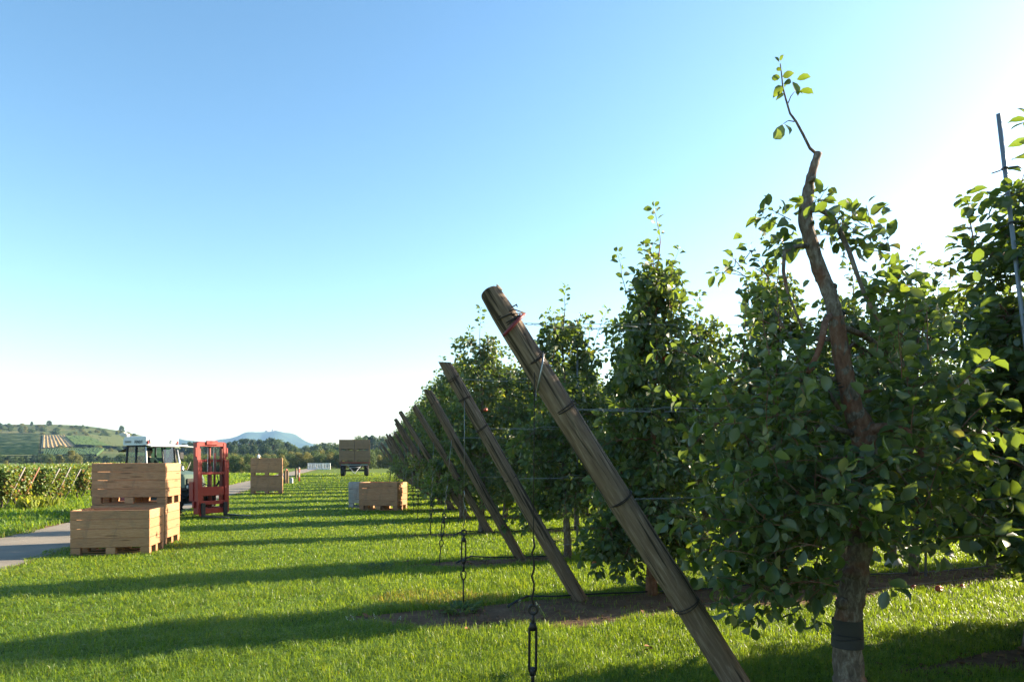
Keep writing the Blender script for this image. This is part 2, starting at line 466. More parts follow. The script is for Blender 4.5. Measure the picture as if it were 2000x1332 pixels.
SOILS = []                            # (start point, half widths) used also to keep the grass off the soil
for i in range(1, 12):
    p = np.array(POSTS[i])
    s0, s1 = (-2.0 - 0.25 * (i % 3), 13.0)
    if i == 1: s0 = 1.2
    if i > 4: s0 = -0.9
    L = np.arange(s0, s1, 0.22)
    near, far = (0.98, 0.10) if i == 2 else (0.36, 0.14)
    if i == 1: near, far = 0.30, 0.10
    pl = [tuple(p + ROWDIR * s) for s in L]
    wd = []
    for s in L:
        e = min(1.0, (s - s0) / 0.9 + 0.12)
        wob = 0.10 * math.sin(s * 2.3 + i) + 0.06 * math.sin(s * 5.1 + 2 * i)
        fade = 1.0 if s < 3 else max(0.45, 1 - 0.12 * (s - 3))
        wd.append((max(0.03, (far + 0.4 * wob) * e), max(0.04, (near * fade + wob) * e)))
    vs, fs = strip(pl, wd, 0.006, rr, 0.04)
    m = MB(); m.add(vs, fs)
    tag(m.build('soil_strip', M_SOIL), kind='structure')
    SOILS.append((p, s0, s1, near, far, L, np.array(wd)))

# ---------------------------------------------------------------- grass: one countless mass
GR = np.random.default_rng(11)
def patch_noise(x, y, seed):
    r = np.random.default_rng(seed); o = np.zeros_like(x)
    for k in range(14):
        f = 0.35 * 1.32 ** k; a = r.uniform(0, 6.28); ph = r.uniform(0, 6.28)
        o += np.sin((x * math.cos(a) + y * math.sin(a)) * f * 2 + ph + 1.5 * np.sin((y * math.cos(a) - x * math.sin(a)) * f * 1.3 + ph)) / (1 + 0.22 * k)
    return o / 5.0
FOOT = []                             # footprints where nothing grows: (cx, cy, half x, half y, angle)
def on_soil(x, y):
    bad = np.zeros(len(x), bool)
    for (p, s0, s1, near, far, L, wd) in SOILS:
        dx, dy = x - p[0], y - p[1]
        s = dx * ROWDIR[0] + dy * ROWDIR[1]; q = -dx * ROWDIR[1] + dy * ROWDIR[0]
        wf = np.interp(s, L, wd[:, 0]); wn = np.interp(s, L, wd[:, 1])
        bad |= (s > s0) & (s < s1) & (q < wf - 0.02) & (q > -(wn - 0.03))
    return bad
def grass(N, d0, d1, name, label, hmin, hmax, wfac, seed, power=0.0):
    r = np.random.default_rng(seed)
    u = r.random(N)
    d = d0 * (d1 / d0) ** u                       # density falls with the square of the distance
    th = r.uniform(R(-47), R(45), N)
    x, y = d * np.sin(th), d * np.cos(th)
    pn = patch_noise(x, y, 3); pn2 = patch_noise(x * 3.1 + 7, y * 3.1, 4)
    keep = np.ones(N, bool)
    rx = np.array([road_x(q) for q in np.linspace(0, 200, 400)])
    xr = np.interp(y, np.linspace(0, 200, 400), rx)
    edge = RW + 0.10 * np.sin(y * 2.1) + 0.05 * np.sin(y * 7)
    keep &= ~(np.abs(x - xr) < edge * 1.03 - 0.05)
    sp = on_soil(x, y)
    keep &= ~(sp & (r.random(N) > 0.035))
    for (cx, cy, hx, hy, a) in FOOT:
        lx = (x - cx) * math.cos(a) + (y - cy) * math.sin(a); ly = -(x - cx) * math.sin(a) + (y - cy) * math.cos(a)
        keep &= ~((np.abs(lx) < hx) & (np.abs(ly) < hy))
    keep &= r.random(N) < np.clip(0.92 + 0.25 * pn2, 0.45, 1)
    x, y, d, pn, pn2 = x[keep], y[keep], d[keep], pn[keep], pn2[keep]
    N = len(x)
    pn3 = patch_noise(x * 9.0 + 3, y * 9.0, 6)
    tall = np.clip(0.85 + 0.30 * pn + 0.40 * pn2 + 0.40 * pn3, 0.25, 2.2)
    # verges beyond the lane grow longer
    xr = np.interp(y, np.linspace(0, 200, 400), rx)
    verge = (x < xr - RW) 
    tall *= np.where(verge, 2.2, 1.0)
    tramp = np.clip((-x - 1.0) / 5, 0, 1) * np.where(verge, 0, 1)
    h = r.uniform(hmin, hmax, N) * tall * (1 - 0.25 * tramp)
    wd = np.maximum(0.0032, d * wfac) * r.uniform(0.7, 1.35, N)
    az = r.uniform(0, 2 * np.pi, N)
    lean = np.abs(r.normal(0.85, 0.5, N)) + 0.3 * tramp
    dx, dy = np.cos(az), np.sin(az)
    fa = az + np.pi / 2 + r.normal(0, 0.5, N)      # blade width direction
    wx, wy = np.cos(fa) * wd / 2, np.sin(fa) * wd / 2
    V = np.zeros((N, 5, 3), np.float32)
    V[:, 0] = np.stack([x - wx, y - wy, np.full(N, -0.004)], 1)
    V[:, 1] = np.stack([x + wx, y + wy, np.full(N, -0.004)], 1)
    mx, my, mz = x + dx * h * lean * .35, y + dy * h * lean * .35, h * .62
    V[:, 2] = np.stack([mx + wx * .8, my + wy * .8, mz], 1)
    V[:, 3] = np.stack([mx - wx * .8, my - wy * .8, mz], 1)
    V[:, 4] = np.stack([x + dx * h * lean * 1.05, y + dy * h * lean * 1.05, h * np.clip(1.0 - 0.36 * lean, .25, 1)], 1)
    base = (np.arange(N) * 5)[:, None]
    F = np.concatenate([base + np.array([0, 1, 2, 3]), base + np.array([3, 2, 4])], 1).ravel()
    LP = np.tile(np.array([4, 3]), N)
    t = 0.42 + 0.22 * pn + 0.10 * pn2 + 0.16 * pn3 + r.normal(0, 0.13, N) + 0.10 * tramp
    brown = r.random(N) < 0.028 + 0.07 * np.clip(pn2 - 0.45, 0, 1)
    t = np.where(brown, r.uniform(0.88, 1.0, N), np.clip(t, 0, 0.84))
    # a dry reddish patch beside the second soil strip
    dr = ((x + 0.75) / 0.8) ** 2 + ((y - 7.5) / 0.35) ** 2 < 1
    t = np.where(dr & (r.random(N) < 0.5), 1.0, t)
    o = np_mesh(name, V.reshape(-1, 3), F, LP, np.repeat(t, 5), M_GRASS, smooth=True)
    tag(o, label, 'grass', kind='stuff')
    return o
# ---------------------------------------------------------------- distant hill, mountain, haze
RIDGE = [(-420, 846), (-260, 838), (-120, 832), (0, 829), (60, 829), (110, 829), (160, 831), (200, 836), (235, 842), (265, 848), (300, 857), (340, 868), (380, 880), (420, 890)]
def ridge_y(px): return float(np.interp(px, [a for a, b in RIDGE], [b for a, b in RIDGE]))
def hill_point(px, v):
    """v 0 at the foot, 1 at the ridge, up to 1.6 down the far side"""
    d = 230 + 230 * v
    if v <= 1:
        y = 894 + (ridge_y(px) - 894) * (1 - (1 - v) ** 1.25 * (1 - 0.0 * v))
        z = CAM_H + (895 - y) / FPX * d
    else:
        zr = CAM_H + (895 - ridge_y(px)) / FPX * 460
        z = zr * max(0.0, 1 - ((v - 1) / 0.7) ** 2)
    x = (px - 1000) / FPX * d
    return np.array([x, d, max(z, -0.3)])
def hill_at(px, py):
    """point of the hillside facing us, seen at a place of the photograph"""
    lo, hi = 0.0, 1.0
    for _ in range(24):
        v = (lo + hi) / 2
        y = 894 + (ridge_y(px) - 894) * (1 - (1 - v) ** 1.25)
        if y > py: lo = v
        else: hi = v
    return hill_point(px, v)
def hill_mat():
    M = NT('hillside_cover'); v = M.coord('Object')
    a = M.noise(v, 0.035, 5, 0.65); b = M.noise(v, 0.30, 5, 0.7)
    col = M.ramp(a, [(0.36, (0.058, 0.080, 0.020)), (0.52, (0.100, 0.118, 0.032)), (0.66, (0.17, 0.15, 0.055))])
    col = M.mix(M.ramp(b, [(0.45, (0, 0, 0)), (0.62, (0.75, 0.75, 0.75))]), col, (0.040, 0.062, 0.022))
    M.principled(col, 0.95, 0.1, normal=M.bump(b, 1.0, 0.8)); return M.m
m = MB(); vs, fs = [], []
PXS = list(range(-420, 421, 7)); VS = [i / 80 for i in range(0, 137)]
for v in VS:
    for px in PXS: vs.append(hill_point(px, v))
for i in range(len(VS) - 1):
    for k in range(len(PXS) - 1):
        a = i * len(PXS) + k
        fs.append((a, a + 1, a + 1 + len(PXS), a + len(PXS)))
m.add(vs, fs, smooth=True)
tag(m.build('hill', hill_mat()), kind='structure')

def plot(name, label, quad, nrows, along, width, height, mat_ground, mat_row, seg=14):
    """a plot on the hillside: quad of picture corners (tl, tr, br, bl); rows are real ridges of vines"""
    q = [np.array(p, float) for p in quad]
    def P(u, v):
        a = q[0] * (1 - u) + q[1] * u; b = q[3] * (1 - u) + q[2] * u
        p = a * (1 - v) + b * v
        return hill_at(p[0], p[1])
    root = MB()
    if mat_ground is not None:
        vs, fs = [], []
        K = 12
        for j in range(K + 1):
            for i in range(K + 1):
                p = P(i / K, j / K); vs.append(p + np.array([0, -0.2, 0.35]))
        for j in range(K):
            for i in range(K):
                a = j * (K + 1) + i; fs.append((a, a + K + 1, a + K + 2, a + 1))
        root.add(vs, fs, mi=1, smooth=True)
    rg_ = random.Random(nrows)
    for r in range(nrows):
        f = (r + 0.5) / nrows
        pts = [P(i / seg, f) if along == 'u' else P(f, i / seg) for i in range(seg + 1)]
        vs, fs = [], []
        for i, p in enumerate(pts):
            d = pts[min(i + 1, seg)] - pts[max(i - 1, 0)]; d = d / np.linalg.norm(d)
            nn = np.array([-d[1], d[0], 0]); nn = nn / np.linalg.norm(nn)
            hh = height * rg_.uniform(0.8, 1.2)
            up = np.array([0, 0, 1.0])
            p = p + np.array([0, -0.2, 0.3])
            vs += [p - nn * width / 2, p - nn * width * .42 + up * hh, p + nn * width * .42 + up * hh, p + nn * width / 2]
        for i in range(seg):
            for k in range(3):
                a = i * 4 + k; fs.append((a, a + 4, a + 5, a + 1))
        root.add(vs, fs, tint=rg_.random(), mi=0)
    return tag(root.build(name, [mat_row, mat_ground or mat_row]), label, 'vineyard', kind='stuff')
M_ROWS = plain('far_vine_rows', (0.095, 0.145, 0.030), 0.9, 0.1, scale=0.5, var=0.7)
M_ROWS2 = plain('far_vine_rows_olive', (0.14, 0.16, 0.05), 0.9, 0.1, scale=0.5, var=0.7)
M_ROWS3 = plain('far_vine_rows_deep', (0.060, 0.105, 0.035), 0.9, 0.1, scale=0.5, var=0.7)
M_ROWS4 = plain('far_young_rows', (0.36, 0.28, 0.12), 0.9, 0.1, scale=0.5, var=0.5)
M_TAN = plain('tan_earth', (0.60, 0.40, 0.20), 0.95, 0.1, scale=0.4, var=0.5)
M_PALEGRASS = plain('pale_grass_alleys', (0.17, 0.19, 0.065), 0.95, 0.1, scale=0.4, var=0.5)
plot('vineyard_plot', 'green vineyard plot with level rows at the left end of the hill', [(-60, 846), (80, 849), (78, 891), (-60, 891)], 15, 'u', 1.5, 0.5, M_PALEGRASS, M_ROWS)
plot('vineyard_plot', 'tan earth plot with thin upright rows in the middle of the hill', [(84, 851), (127, 851.5), (150, 873), (81, 876)], 8, 'v', 0.22, 0.35, M_TAN, M_ROWS4)
plot('vineyard_plot', 'smooth green plot right of the tan plot on the hill', [(131, 855), (172, 856), (216, 876), (152, 873)], 20, 'v', 2.1, 0.8, M_PALEGRASS, M_ROWS)
plot('vineyard_plot', 'olive green plot climbing towards the right end of the hill', [(174, 856), (232, 852), (250, 876), (222, 877)], 14, 'v', 2.1, 0.8, M_PALEGRASS, M_ROWS2)
plot('vineyard_plot', 'dark plot with steep rows just above the wood at the foot of the hill', [(88, 881), (205, 880), (190, 893), (84, 893)], 24, 'v', 0.55, .8, M_PALEGRASS, M_ROWS3)

# far blue mountain and the long low ridge beside it
def far_ridge(name, prof, D, depth, mat):
    m = MB(); vs, fs = [], []
    xs = np.linspace(prof[0][0], prof[-1][0], 90)
    ny = 14
    rg_ = np.random.default_rng(len(prof))
    jit = np.cumsum(rg_.normal(0, 0.25, len(xs))); jit -= np.linspace(jit[0], jit[-1], len(xs))
    for j in range(ny + 1):
        v = j / ny                                  # 0 foot in front, 0.5 crest, 1 foot behind
        d = D + depth * (v - 0.5) * 2
        for i, px in enumerate(xs):
            yr = np.interp(px, [a for a, b in prof], [b for a, b in prof])
            zc = CAM_H + (895 - yr + 0.5 * jit[i] * 0.4) / FPX * D
            prof_h = math.sin(math.pi * v) ** 0.8
            wob = 1 + 0.10 * math.sin(px * 0.11 + v * 9) * math.sin(math.pi * v * 2)
            vs.append(((px - 1000) / FPX * D, d, max(0, zc * prof_h * wob) - 0.5))
    for j in range(ny):
        for i in range(len(xs) - 1):
            a = j * len(xs) + i; fs.append((a, a + 1, a + 1 + len(xs), a + len(xs)))
    m.add(vs, fs, smooth=True)
    return tag(m.build(name, mat), kind='structure')
def forest_mat():
    M = NT('far_forest'); v = M.coord('Object')
    a = M.noise(v, 0.02, 6, 0.7)
    col = M.ramp(a, [(0.35, (0.020, 0.040, 0.022)), (0.65, (0.050, 0.080, 0.035))])
    M.principled(col, 0.95, 0.1, normal=M.bump(a, 1.0, 6.0)); return M.m
M_FOREST = forest_mat()
far_ridge('mountain', [(395, 893), (415, 877), (430, 865), (450, 857), (470, 850), (490, 846), (505, 844), (520, 842.5), (545, 842.5), (560, 845), (575, 851), (590, 858), (605, 865), (640, 873), (700, 880), (800, 890), (840, 894)], 2300, 260, M_FOREST)
far_ridge('hills', [(60, 893), (180, 870), (260, 856), (320, 855), (345, 857), (372, 860), (400, 863), (430, 866), (470, 872), (540, 880), (620, 892)], 1900, 200, M_FOREST)

# small castle on the mountain top
cz = CAM_H + (895 - 843.5) / FPX * 2300
cx = (531 - 1000) / FPX * 2300
t = tag(empty('castle', (cx, 2300, cz - 4)), 'tiny pale castle on top of the distant blue mountain', 'castle')
M_CASTLE = plain('castle_stone', (0.36, 0.28, 0.23), 0.9, 0.1, scale=0.2)
M_CROOF = plain('castle_roof', (0.20, 0.09, 0.06), 0.8, 0.1, scale=0.2)
m = MB(); m.box((0, 0, 1.5), (44, 14, 6)); m.box((-18, 0, 2.6), (8, 11, 8)); m.box((13, 0, 2.4), (14, 13, 7.6)); m.build('wall', M_CASTLE, t)
m = MB(); m.box((2, 0, 4.5), (5, 5, 12)); m.build('tower', M_CASTLE, t)
m = MB(); m.lathe([(4, 10.4), (2.6, 11.6), (0.1, 14)], (2, 0, 0), n=8, smooth=False); m.build('roof', M_CROOF, t)
m = MB(); m.prism([(-22.5, 6.5), (-13.5, 6.5), (-18, 9)], -6, 6); m.build('roof', M_CROOF, t)
m = MB(); m.prism([(5.5, 6.1), (20.5, 6.1), (13, 9)], -7, 7); m.build('roof', M_CROOF, t)

# ---------------------------------------------------------------- generic far trees (individual objects, a few shared meshes)
def bushy(seed, tall, wide, nclump, nleaf, size, trunk_h, conic=0.0):
    """leaf clumps spread over several boughs; returns crown arrays"""
    r = np.random.default_rng(seed)
    cs = []
    for k in range(nclump):
        z = r.uniform(trunk_h + 0.12 * tall, tall * 0.92)
        f = (z - trunk_h) / (tall - trunk_h)
        rad = wide * (math.sin(math.pi * min(0.97, 0.18 + 0.8 * f)) * (1 - conic) + conic * (1 - f))
        a = r.uniform(0, 6.28); q = rad * math.sqrt(r.uniform(0.05, 1)) * 0.75
        cs.append((q * math.cos(a), q * math.sin(a), z, wide * r.uniform(0.25, 0.48)))
    cs = np.array(cs)
    ci = r.integers(0, nclump, nleaf)
    dirs = r.normal(0, 1, (nleaf, 3)); dirs /= np.linalg.norm(dirs, axis=1)[:, None]
    rad = cs[ci, 3] * r.uniform(0.55, 1.08, nleaf)
    P = cs[ci, :3] + dirs * rad[:, None] * np.array([1, 1, 0.85])
    nrm = dirs + r.normal(0, 0.55, (nleaf, 3)); nrm /= np.linalg.norm(nrm, axis=1)[:, None]
    a1 = np.cross(nrm, r.normal(0, 1, (nleaf, 3))); a1 /= np.linalg.norm(a1, axis=1)[:, None]
    a2 = np.cross(nrm, a1)
    s = size * r.uniform(0.6, 1.4, nleaf)[:, None]
    V = np.stack([P - a1 * s, P - a2 * s * .55 + nrm * s * .15, P + a1 * s, P + a2 * s * .55 + nrm * s * .15], 1).reshape(-1, 3)
    F = np.arange(nleaf * 4); LP = np.full(nleaf, 4)
    clump_t = r.uniform(0, 1, nclump)
    t = np.clip(0.55 * clump_t[ci] + 0.45 * r.random(nleaf), 0, 1)
    return V, F, LP, np.repeat(t, 4)
def far_tree(name, seed, tall, wide, mat, nclump=26, nleaf=1500, size=0.30, trunk_h=None, conic=0.0):
    trunk_h = 0.16 * tall if trunk_h is None else trunk_h
    root = empty(name)
    V, F, LP, t = bushy(seed, tall, wide, nclump, nleaf, size, trunk_h, conic)
    np_mesh('crown', V, F, LP, t, mat, root, smooth=False)
    m = MB(); rg_ = random.Random(seed)
    tr = 0.028 * tall
    m.tube([(0, 0, -0.2), (0.02 * tall, 0, trunk_h), (-0.01 * tall, 0.01 * tall, 0.5 * tall), (0, 0, 0.85 * tall)], [tr * 1.2, tr, tr * .6, tr * .15], 7)
    for k in range(6):
        a = rg_.uniform(0, 6.28); z = rg_.uniform(0.25, 0.6) * tall
        m.tube([(0, 0, z), (0.35 * wide * math.cos(a), 0.35 * wide * math.sin(a), z + .12 * tall), (0.7 * wide * math.cos(a), 0.7 * wide * math.sin(a), z + .22 * tall)], [tr * .5, tr * .3, tr * .1], 5)
    m.build('trunk', M_BARK, root)
    return root
_first = {}
def put_tree(kind, x, y, h, wscale, rz, label, cat, group, z=0.0):
    proto, h0 = FT[kind]
    if kind not in _first: o = proto; _first[kind] = 1
    else: o = copy_tree(proto)
    o.location = (x, y, z); o.rotation_euler = (0, 0, rz); s = h / h0
    o.scale = (s * wscale, s * wscale, s)
    tag(o, label, cat, group); return o
FT = {
    'dark1': (far_tree('broadleaf_tree', 1, 8, 3.0, M_FAR_DARK, 30, 2600, 0.26), 8),
    'dark2': (far_tree('broadleaf_tree', 2, 8, 2.3, M_FAR_DARK, 26, 2200, 0.25, conic=0.45), 8),
    'mid1': (far_tree('broadleaf_tree', 3, 7, 3.0, M_FAR_MID, 30, 2600, 0.25), 7),
    'mid2': (far_tree('bush', 4, 3, 1.9, M_FAR_MID, 26, 2200, 0.14, 0.2), 3),
    'yel1': (far_tree('bush', 5, 3, 2.0, M_FAR_YEL, 26, 2400, 0.14, 0.2), 3),
    'yel2': (far_tree('broadleaf_tree', 6, 6, 2.6, M_FAR_YEL, 26, 2400, 0.20), 6),
    'orch1': (far_tree('orchard_tree', 7, 2.6, 1.5, M_FAR_MID, 34, 3200, 0.085, 0.02, 0.25), 2.6),
    'orch2': (far_tree('orchard_tree', 8, 2.6, 1.4, M_FAR_YEL, 34, 3200, 0.085, 0.02, 0.25), 2.6),
}
TR = random.Random(77)
def h_for(py, Y): return CAM_H + (895 - py) / FPX * Y
# dark wood line in the middle distance
prof = [(345, 872), (372, 862), (400, 868), (425, 864), (450, 860), (478, 857), (505, 859), (530, 856), (548, 856), (566, 866), (590, 872), (618, 866), (640, 862), (662, 868), (690, 858), (718, 851), (742, 853), (765, 857), (800, 860), (850, 864)]
px = 338
i = 0
while px < 860:
    Y = TR.uniform(205, 235)
    top = np.interp(px, [a for a, b in prof], [b for a, b in prof]) + TR.uniform(-2, 4)
    if px < 570: kind = TR.choice(['dark1', 'dark2', 'dark1'])
    else: kind = TR.choice(['mid1', 'dark1', 'mid1'])
    if 530 < px < 548: kind = 'mid1'
    lab = {'dark1': 'dark green broadleaf tree in the wood line below the blue mountain', 'dark2': 'dark narrow tree in the wood line below the blue mountain', 'mid1': 'lighter green rounded tree in the tree line behind the orchard bushes'}[kind]
    put_tree(kind, (px - 1000) / FPX * Y, Y, h_for(top, Y), TR.uniform(0.85, 1.15), TR.uniform(0, 6.28), lab, 'tree', 'trees of the wood line')
    px += TR.uniform(9, 13)
for (px, top, kind) in ((376, 874, 'dark1'), (392, 872, 'dark2'), (412, 870, 'dark1'), (436, 869, 'dark2'), (456, 868, 'dark1'), (476, 868, 'dark1'), (496, 868, 'dark2'), (520, 868, 'dark1')):
    Y = TR.uniform(170, 190)
    put_tree(kind, (px - 1000) / FPX * Y, Y, h_for(top + TR.uniform(-2, 2), Y), 1.05, TR.uniform(0, 6.28), {'dark1': 'dark broadleaf tree at the front edge of the wood', 'dark2': 'dark narrow tree at the front edge of the wood'}[kind], 'tree', 'trees of the wood line')
# orchard rows beyond the lane bend
px = 344
while px < 800:
    for (Y0, dy, col) in ((106, 3, 0), (118, 5, 1)):
        Y = Y0 + TR.uniform(-dy, dy) - (32 if px < 500 else 0)
        top = 893 - 7 * min(1, max(0, (px - 430) / 180)) + TR.uniform(-4, 4) - 5 * col
        kind = 'orch2' if TR.random() < (0.35 + 0.3 * col) else 'orch1'
        lab = {'orch1': 'green bushy orchard tree in the far block behind the lane', 'orch2': 'yellowing orchard tree in the far block behind the lane'}[kind]
        put_tree(kind, (px - 1000) / FPX * Y, Y, h_for(top, Y), TR.uniform(0.95, 1.25), TR.uniform(0, 6.28), lab, 'orchard tree', 'far orchard trees beyond the lane')
    px += TR.uniform(13, 18)
# wood at the foot of the hill
px = -60
while px < 262:
    Y = TR.uniform(150, 200)
    top = 888 + TR.uniform(-3, 5)
    kind = TR.choice(['mid1', 'dark1', 'mid1', 'dark2'])
    put_tree(kind, (px - 1000) / FPX * Y, Y, h_for(top, Y) , TR.uniform(1.1, 1.5), TR.uniform(0, 6.28), {'mid1': 'green rounded tree in the wood at the foot of the hill', 'dark1': 'dark broadleaf tree in the wood at the foot of the hill', 'dark2': 'dark narrow tree in the wood at the foot of the hill'}[kind], 'tree', 'trees at the foot of the hill')
    px += TR.uniform(8, 14)
for (px, top, ws, lab) in ((97, 895, 1.0, 'small golden tree left in the wood at the foot of the hill'), (116, 888, 1.05, 'round golden tree in the wood at the foot of the hill'), (140, 880, 1.0, 'tall yellow green tree in front of the steep dark plot'), (152, 889, 1.15, 'broad golden tree right of the tall yellow green one'), (12, 899, 1.2, 'low golden tree at the left end of the hill wood')):
    put_tree('yel2', (px - 1000) / FPX * 142, 142, h_for(top, 142), ws, px, lab, 'tree', 'golden trees at the foot of the hill')
# bushes and trees on the hill
for (px, py, hpx, kind, ws, lab) in ((62, 833, 11, 'dark1', 0.8, 'small dark tree on the hill ridge, left of the round one'), (96, 833, 13, 'dark1', 1.2, 'round dark tree standing on the hill ridge'), (162, 834, 5, 'dark1', 1.1, 'tiny dark bush on the falling hill ridge'), (238, 845, 15, 'mid1', 0.9, 'tall green tree at the right end of the hill ridge'), (229, 851, 9, 'dark1', 1.0, 'dark tree left of the tall green one on the hill'), (40, 848, 16, 'dark1', 0.9, 'dark tree above the level vine rows on the hill'), (50, 846, 15, 'yel2', 0.8, 'yellow green tree above the level vine rows on the hill'), (0, 840, 16, 'dark1', 1.0, 'dark tree on the hill at the left picture edge'), (250, 851, 8, 'yel1', 1.1, 'pale bush low on the right end of the hill'), (262, 854, 8, 'mid2', 1.1, 'green bush lowest on the right end of the hill')):
    p = hill_at(px, max(py, ridge_y(px) + 0.4)); h = hpx / FPX * p[1]
    put_tree(kind, p[0], p[1], h, ws, px, lab, 'tree', 'trees on the hill', z=p[2] - 0.1 * h)
for k in range(110):
    px = TR.uniform(-40, 240)
    lo = ridge_y(px) + 3
    if px < 80: py = TR.uniform(lo, 846)
    else: py = TR.uniform(lo, 852 if px < 170 else 856)
    if TR.random() < 0.25: py = TR.uniform(876, 882); px = TR.uniform(86, 240)
    p = hill_at(px, py); h = TR.uniform(4, 8) / FPX * p[1]
    kind = TR.choice(['mid2', 'mid2', 'yel1'])
    put_tree(kind, p[0], p[1], h, TR.uniform(1.1, 1.8), px, {'mid2': 'green bush in the scrub on the hillside', 'yel1': 'yellowing bush in the scrub on the hillside'}[kind], 'bush', 'scrub bushes on the hill', z=p[2] - 0.12 * h)
# pale rocks / wall on the right end of the hill
p = hill_at(243, 852)
m = MB(); m.prism([(-2.4, 0), (2.4, 0), (2.4, 1.6), (0, 2.6), (-2.4, 1.6)], -1.5, 1.5)
o = m.build('field_hut', plain('pale_plaster', (0.62, 0.55, 0.42), 0.9, 0.1)); o.location = p + np.array([0, 0, -0.3])
tag(o, 'tiny pale hut among bushes at the right end of the hill', 'hut')
# ---------------------------------------------------------------- orchard: posts, anchors, wires
PR = random.Random(9)
ROW3 = Vector((ROWDIR[0], ROWDIR[1], 0)); PERP = np.array([-ROWDIR[1], ROWDIR[0], 0])
def row_plane(i, px, py):
    o = np.array([0, 0, CAM_H]); d = ray(px, py); p0 = np.array([*POSTS[i], 0.0])
    return o + d * (((p0 - o) @ PERP) / (d @ PERP))
TOPS = {1: row_plane(1, 961, 572), 2: row_plane(2, 867, 708), 3: row_plane(3, 834, 762), 4: row_plane(4, 808, 793)}
ORD = ['zeroth', 'first', 'second', 'third', 'fourth', 'fifth', 'sixth', 'seventh', 'eighth', 'ninth', 'tenth', 'eleventh', 'twelfth', 'thirteenth', 'fourteenth', 'fifteenth', 'sixteenth', 'seventeenth', 'eighteenth']
AX = {}                                # row -> (base, unit direction, length, radius function)
def post_geom(i):
    b = Vector((*POSTS[i], 0))
    if i in TOPS: t = Vector(TOPS[i])
    else:
        lean = R(PR.uniform(29, 34)); L = PR.uniform(2.9, 3.2)
        t = b - ROW3 * (L * math.sin(lean)) + Vector((PR.uniform(-.06, .06), PR.uniform(-.06, .06), L * math.cos(lean)))
    d = (t - b); return b, d.normalized(), d.length
def make_post(i):
    b, d, L = post_geom(i)
    r0, r1 = {1: (0.088, 0.068), 2: (0.082, 0.066), 3: (0.074, 0.064)}.get(i, (0.078, 0.062))
    AX[i] = (b, d, L, r0, r1)
    m = MB(); n = 20 if i < 5 else 12; K = 26 if i < 5 else 8
    rg_ = random.Random(100 + i)
    ph = [rg_.uniform(0, 6.28) for _ in range(4)]
    vs, fs = [], []
    kn = [(rg_.uniform(.2, .9), rg_.uniform(0, 6.28)) for _ in range(5)]
    for j in range(K + 1):
        f = j / K; z = -0.22 + (L + 0.22) * f
        for k in range(n):
            a = 2 * math.pi * k / n
            r = r0 + (r1 - r0) * f
            r *= 1 + 0.035 * math.sin(2 * a + ph[0] + 2 * f) + 0.02 * math.sin(5 * a + ph[1]) + 0.012 * math.sin(11 * a + ph[2] + 3 * f)
            for (kf, ka) in kn:
                q = ((f - kf) * L / 0.05) ** 2 + ((math.sin((a - ka) / 2)) / 0.22) ** 2
                r += 0.008 * math.exp(-q)
            zz = z
            if j == K: zz += 0.035 * math.cos(a - ph[3]) ; 
            if j == K: r *= 0.86
            if j == K - 1: r *= 0.97
            cx_ = 0.012 * math.sin(3 * f + ph[0]); cy_ = 0.012 * math.sin(4 * f + ph[1]) 
            vs.append((r * math.cos(a) + cx_ * min(1, f * 4), r * math.sin(a) + cy_ * min(1, f * 4), zz))
    for j in range(K):
        for k in range(n):
            k2 = (k + 1) % n
            fs.append((j * n + k, j * n + k2, (j + 1) * n + k2, (j + 1) * n + k))
    m.add(vs, fs, tint=rg_.random(), smooth=True)
    top = vs[K * n:]
    c = (sum(p[0] for p in top) / n, sum(p[1] for p in top) / n, sum(p[2] for p in top) / n)
    m.add(top + [c], [(k, (k + 1) % n, n) for k in range(n)], tint=rg_.random(), mi=1)
    o = m.build('leaning_post', [M_POST, M_POSTEND])
    o.location = b; o.rotation_mode = 'QUATERNION'; o.rotation_quaternion = d.to_track_quat('Z', 'Y')
    lab = {1: 'thick weathered leaning post nearest the camera, with a red strap near its top', 2: 'leaning weathered wooden post right behind the nearest one, its top at the foliage edge', 3: 'smoother grey brown leaning post, third from the camera', 4: 'weathered leaning end post, fourth from the camera'}.get(i, 'weathered leaning end post of the %s tree row in the receding line' % ORD[i])
    tag(o, lab, 'post', 'leaning end posts of the tree rows')
    fr = {1: (0.247, 0.52, 0.738, 0.85, 0.935), 2: (0.245, 0.53, 0.737, 0.855, 0.935), 3: (0.257, 0.50, 0.73, 0.925)}.get(i, (0.26, 0.73, 0.92) if i < 9 else (0.73, 0.92))
    for f in fr:
        mb = MB(); r = (r0 + (r1 - r0) * f) * 1.045
        for q in range(2 if i < 4 else 1):
            ax = Vector((PR.uniform(-.12, .12), PR.uniform(-.12, .12), 1))
            mb.ring((0, 0, L * f + q * 0.009), ax, r, 0.0038 if i < 5 else 0.006, 18, 5)
        mb.build('wire_wrap', M_BAND, o)
    return o
for i in range(1, 19): make_post(i)
post1 = [o for o in bpy.data.objects if o.name == 'leaning_post'][0]
b, d, L, r0, r1 = AX[1]
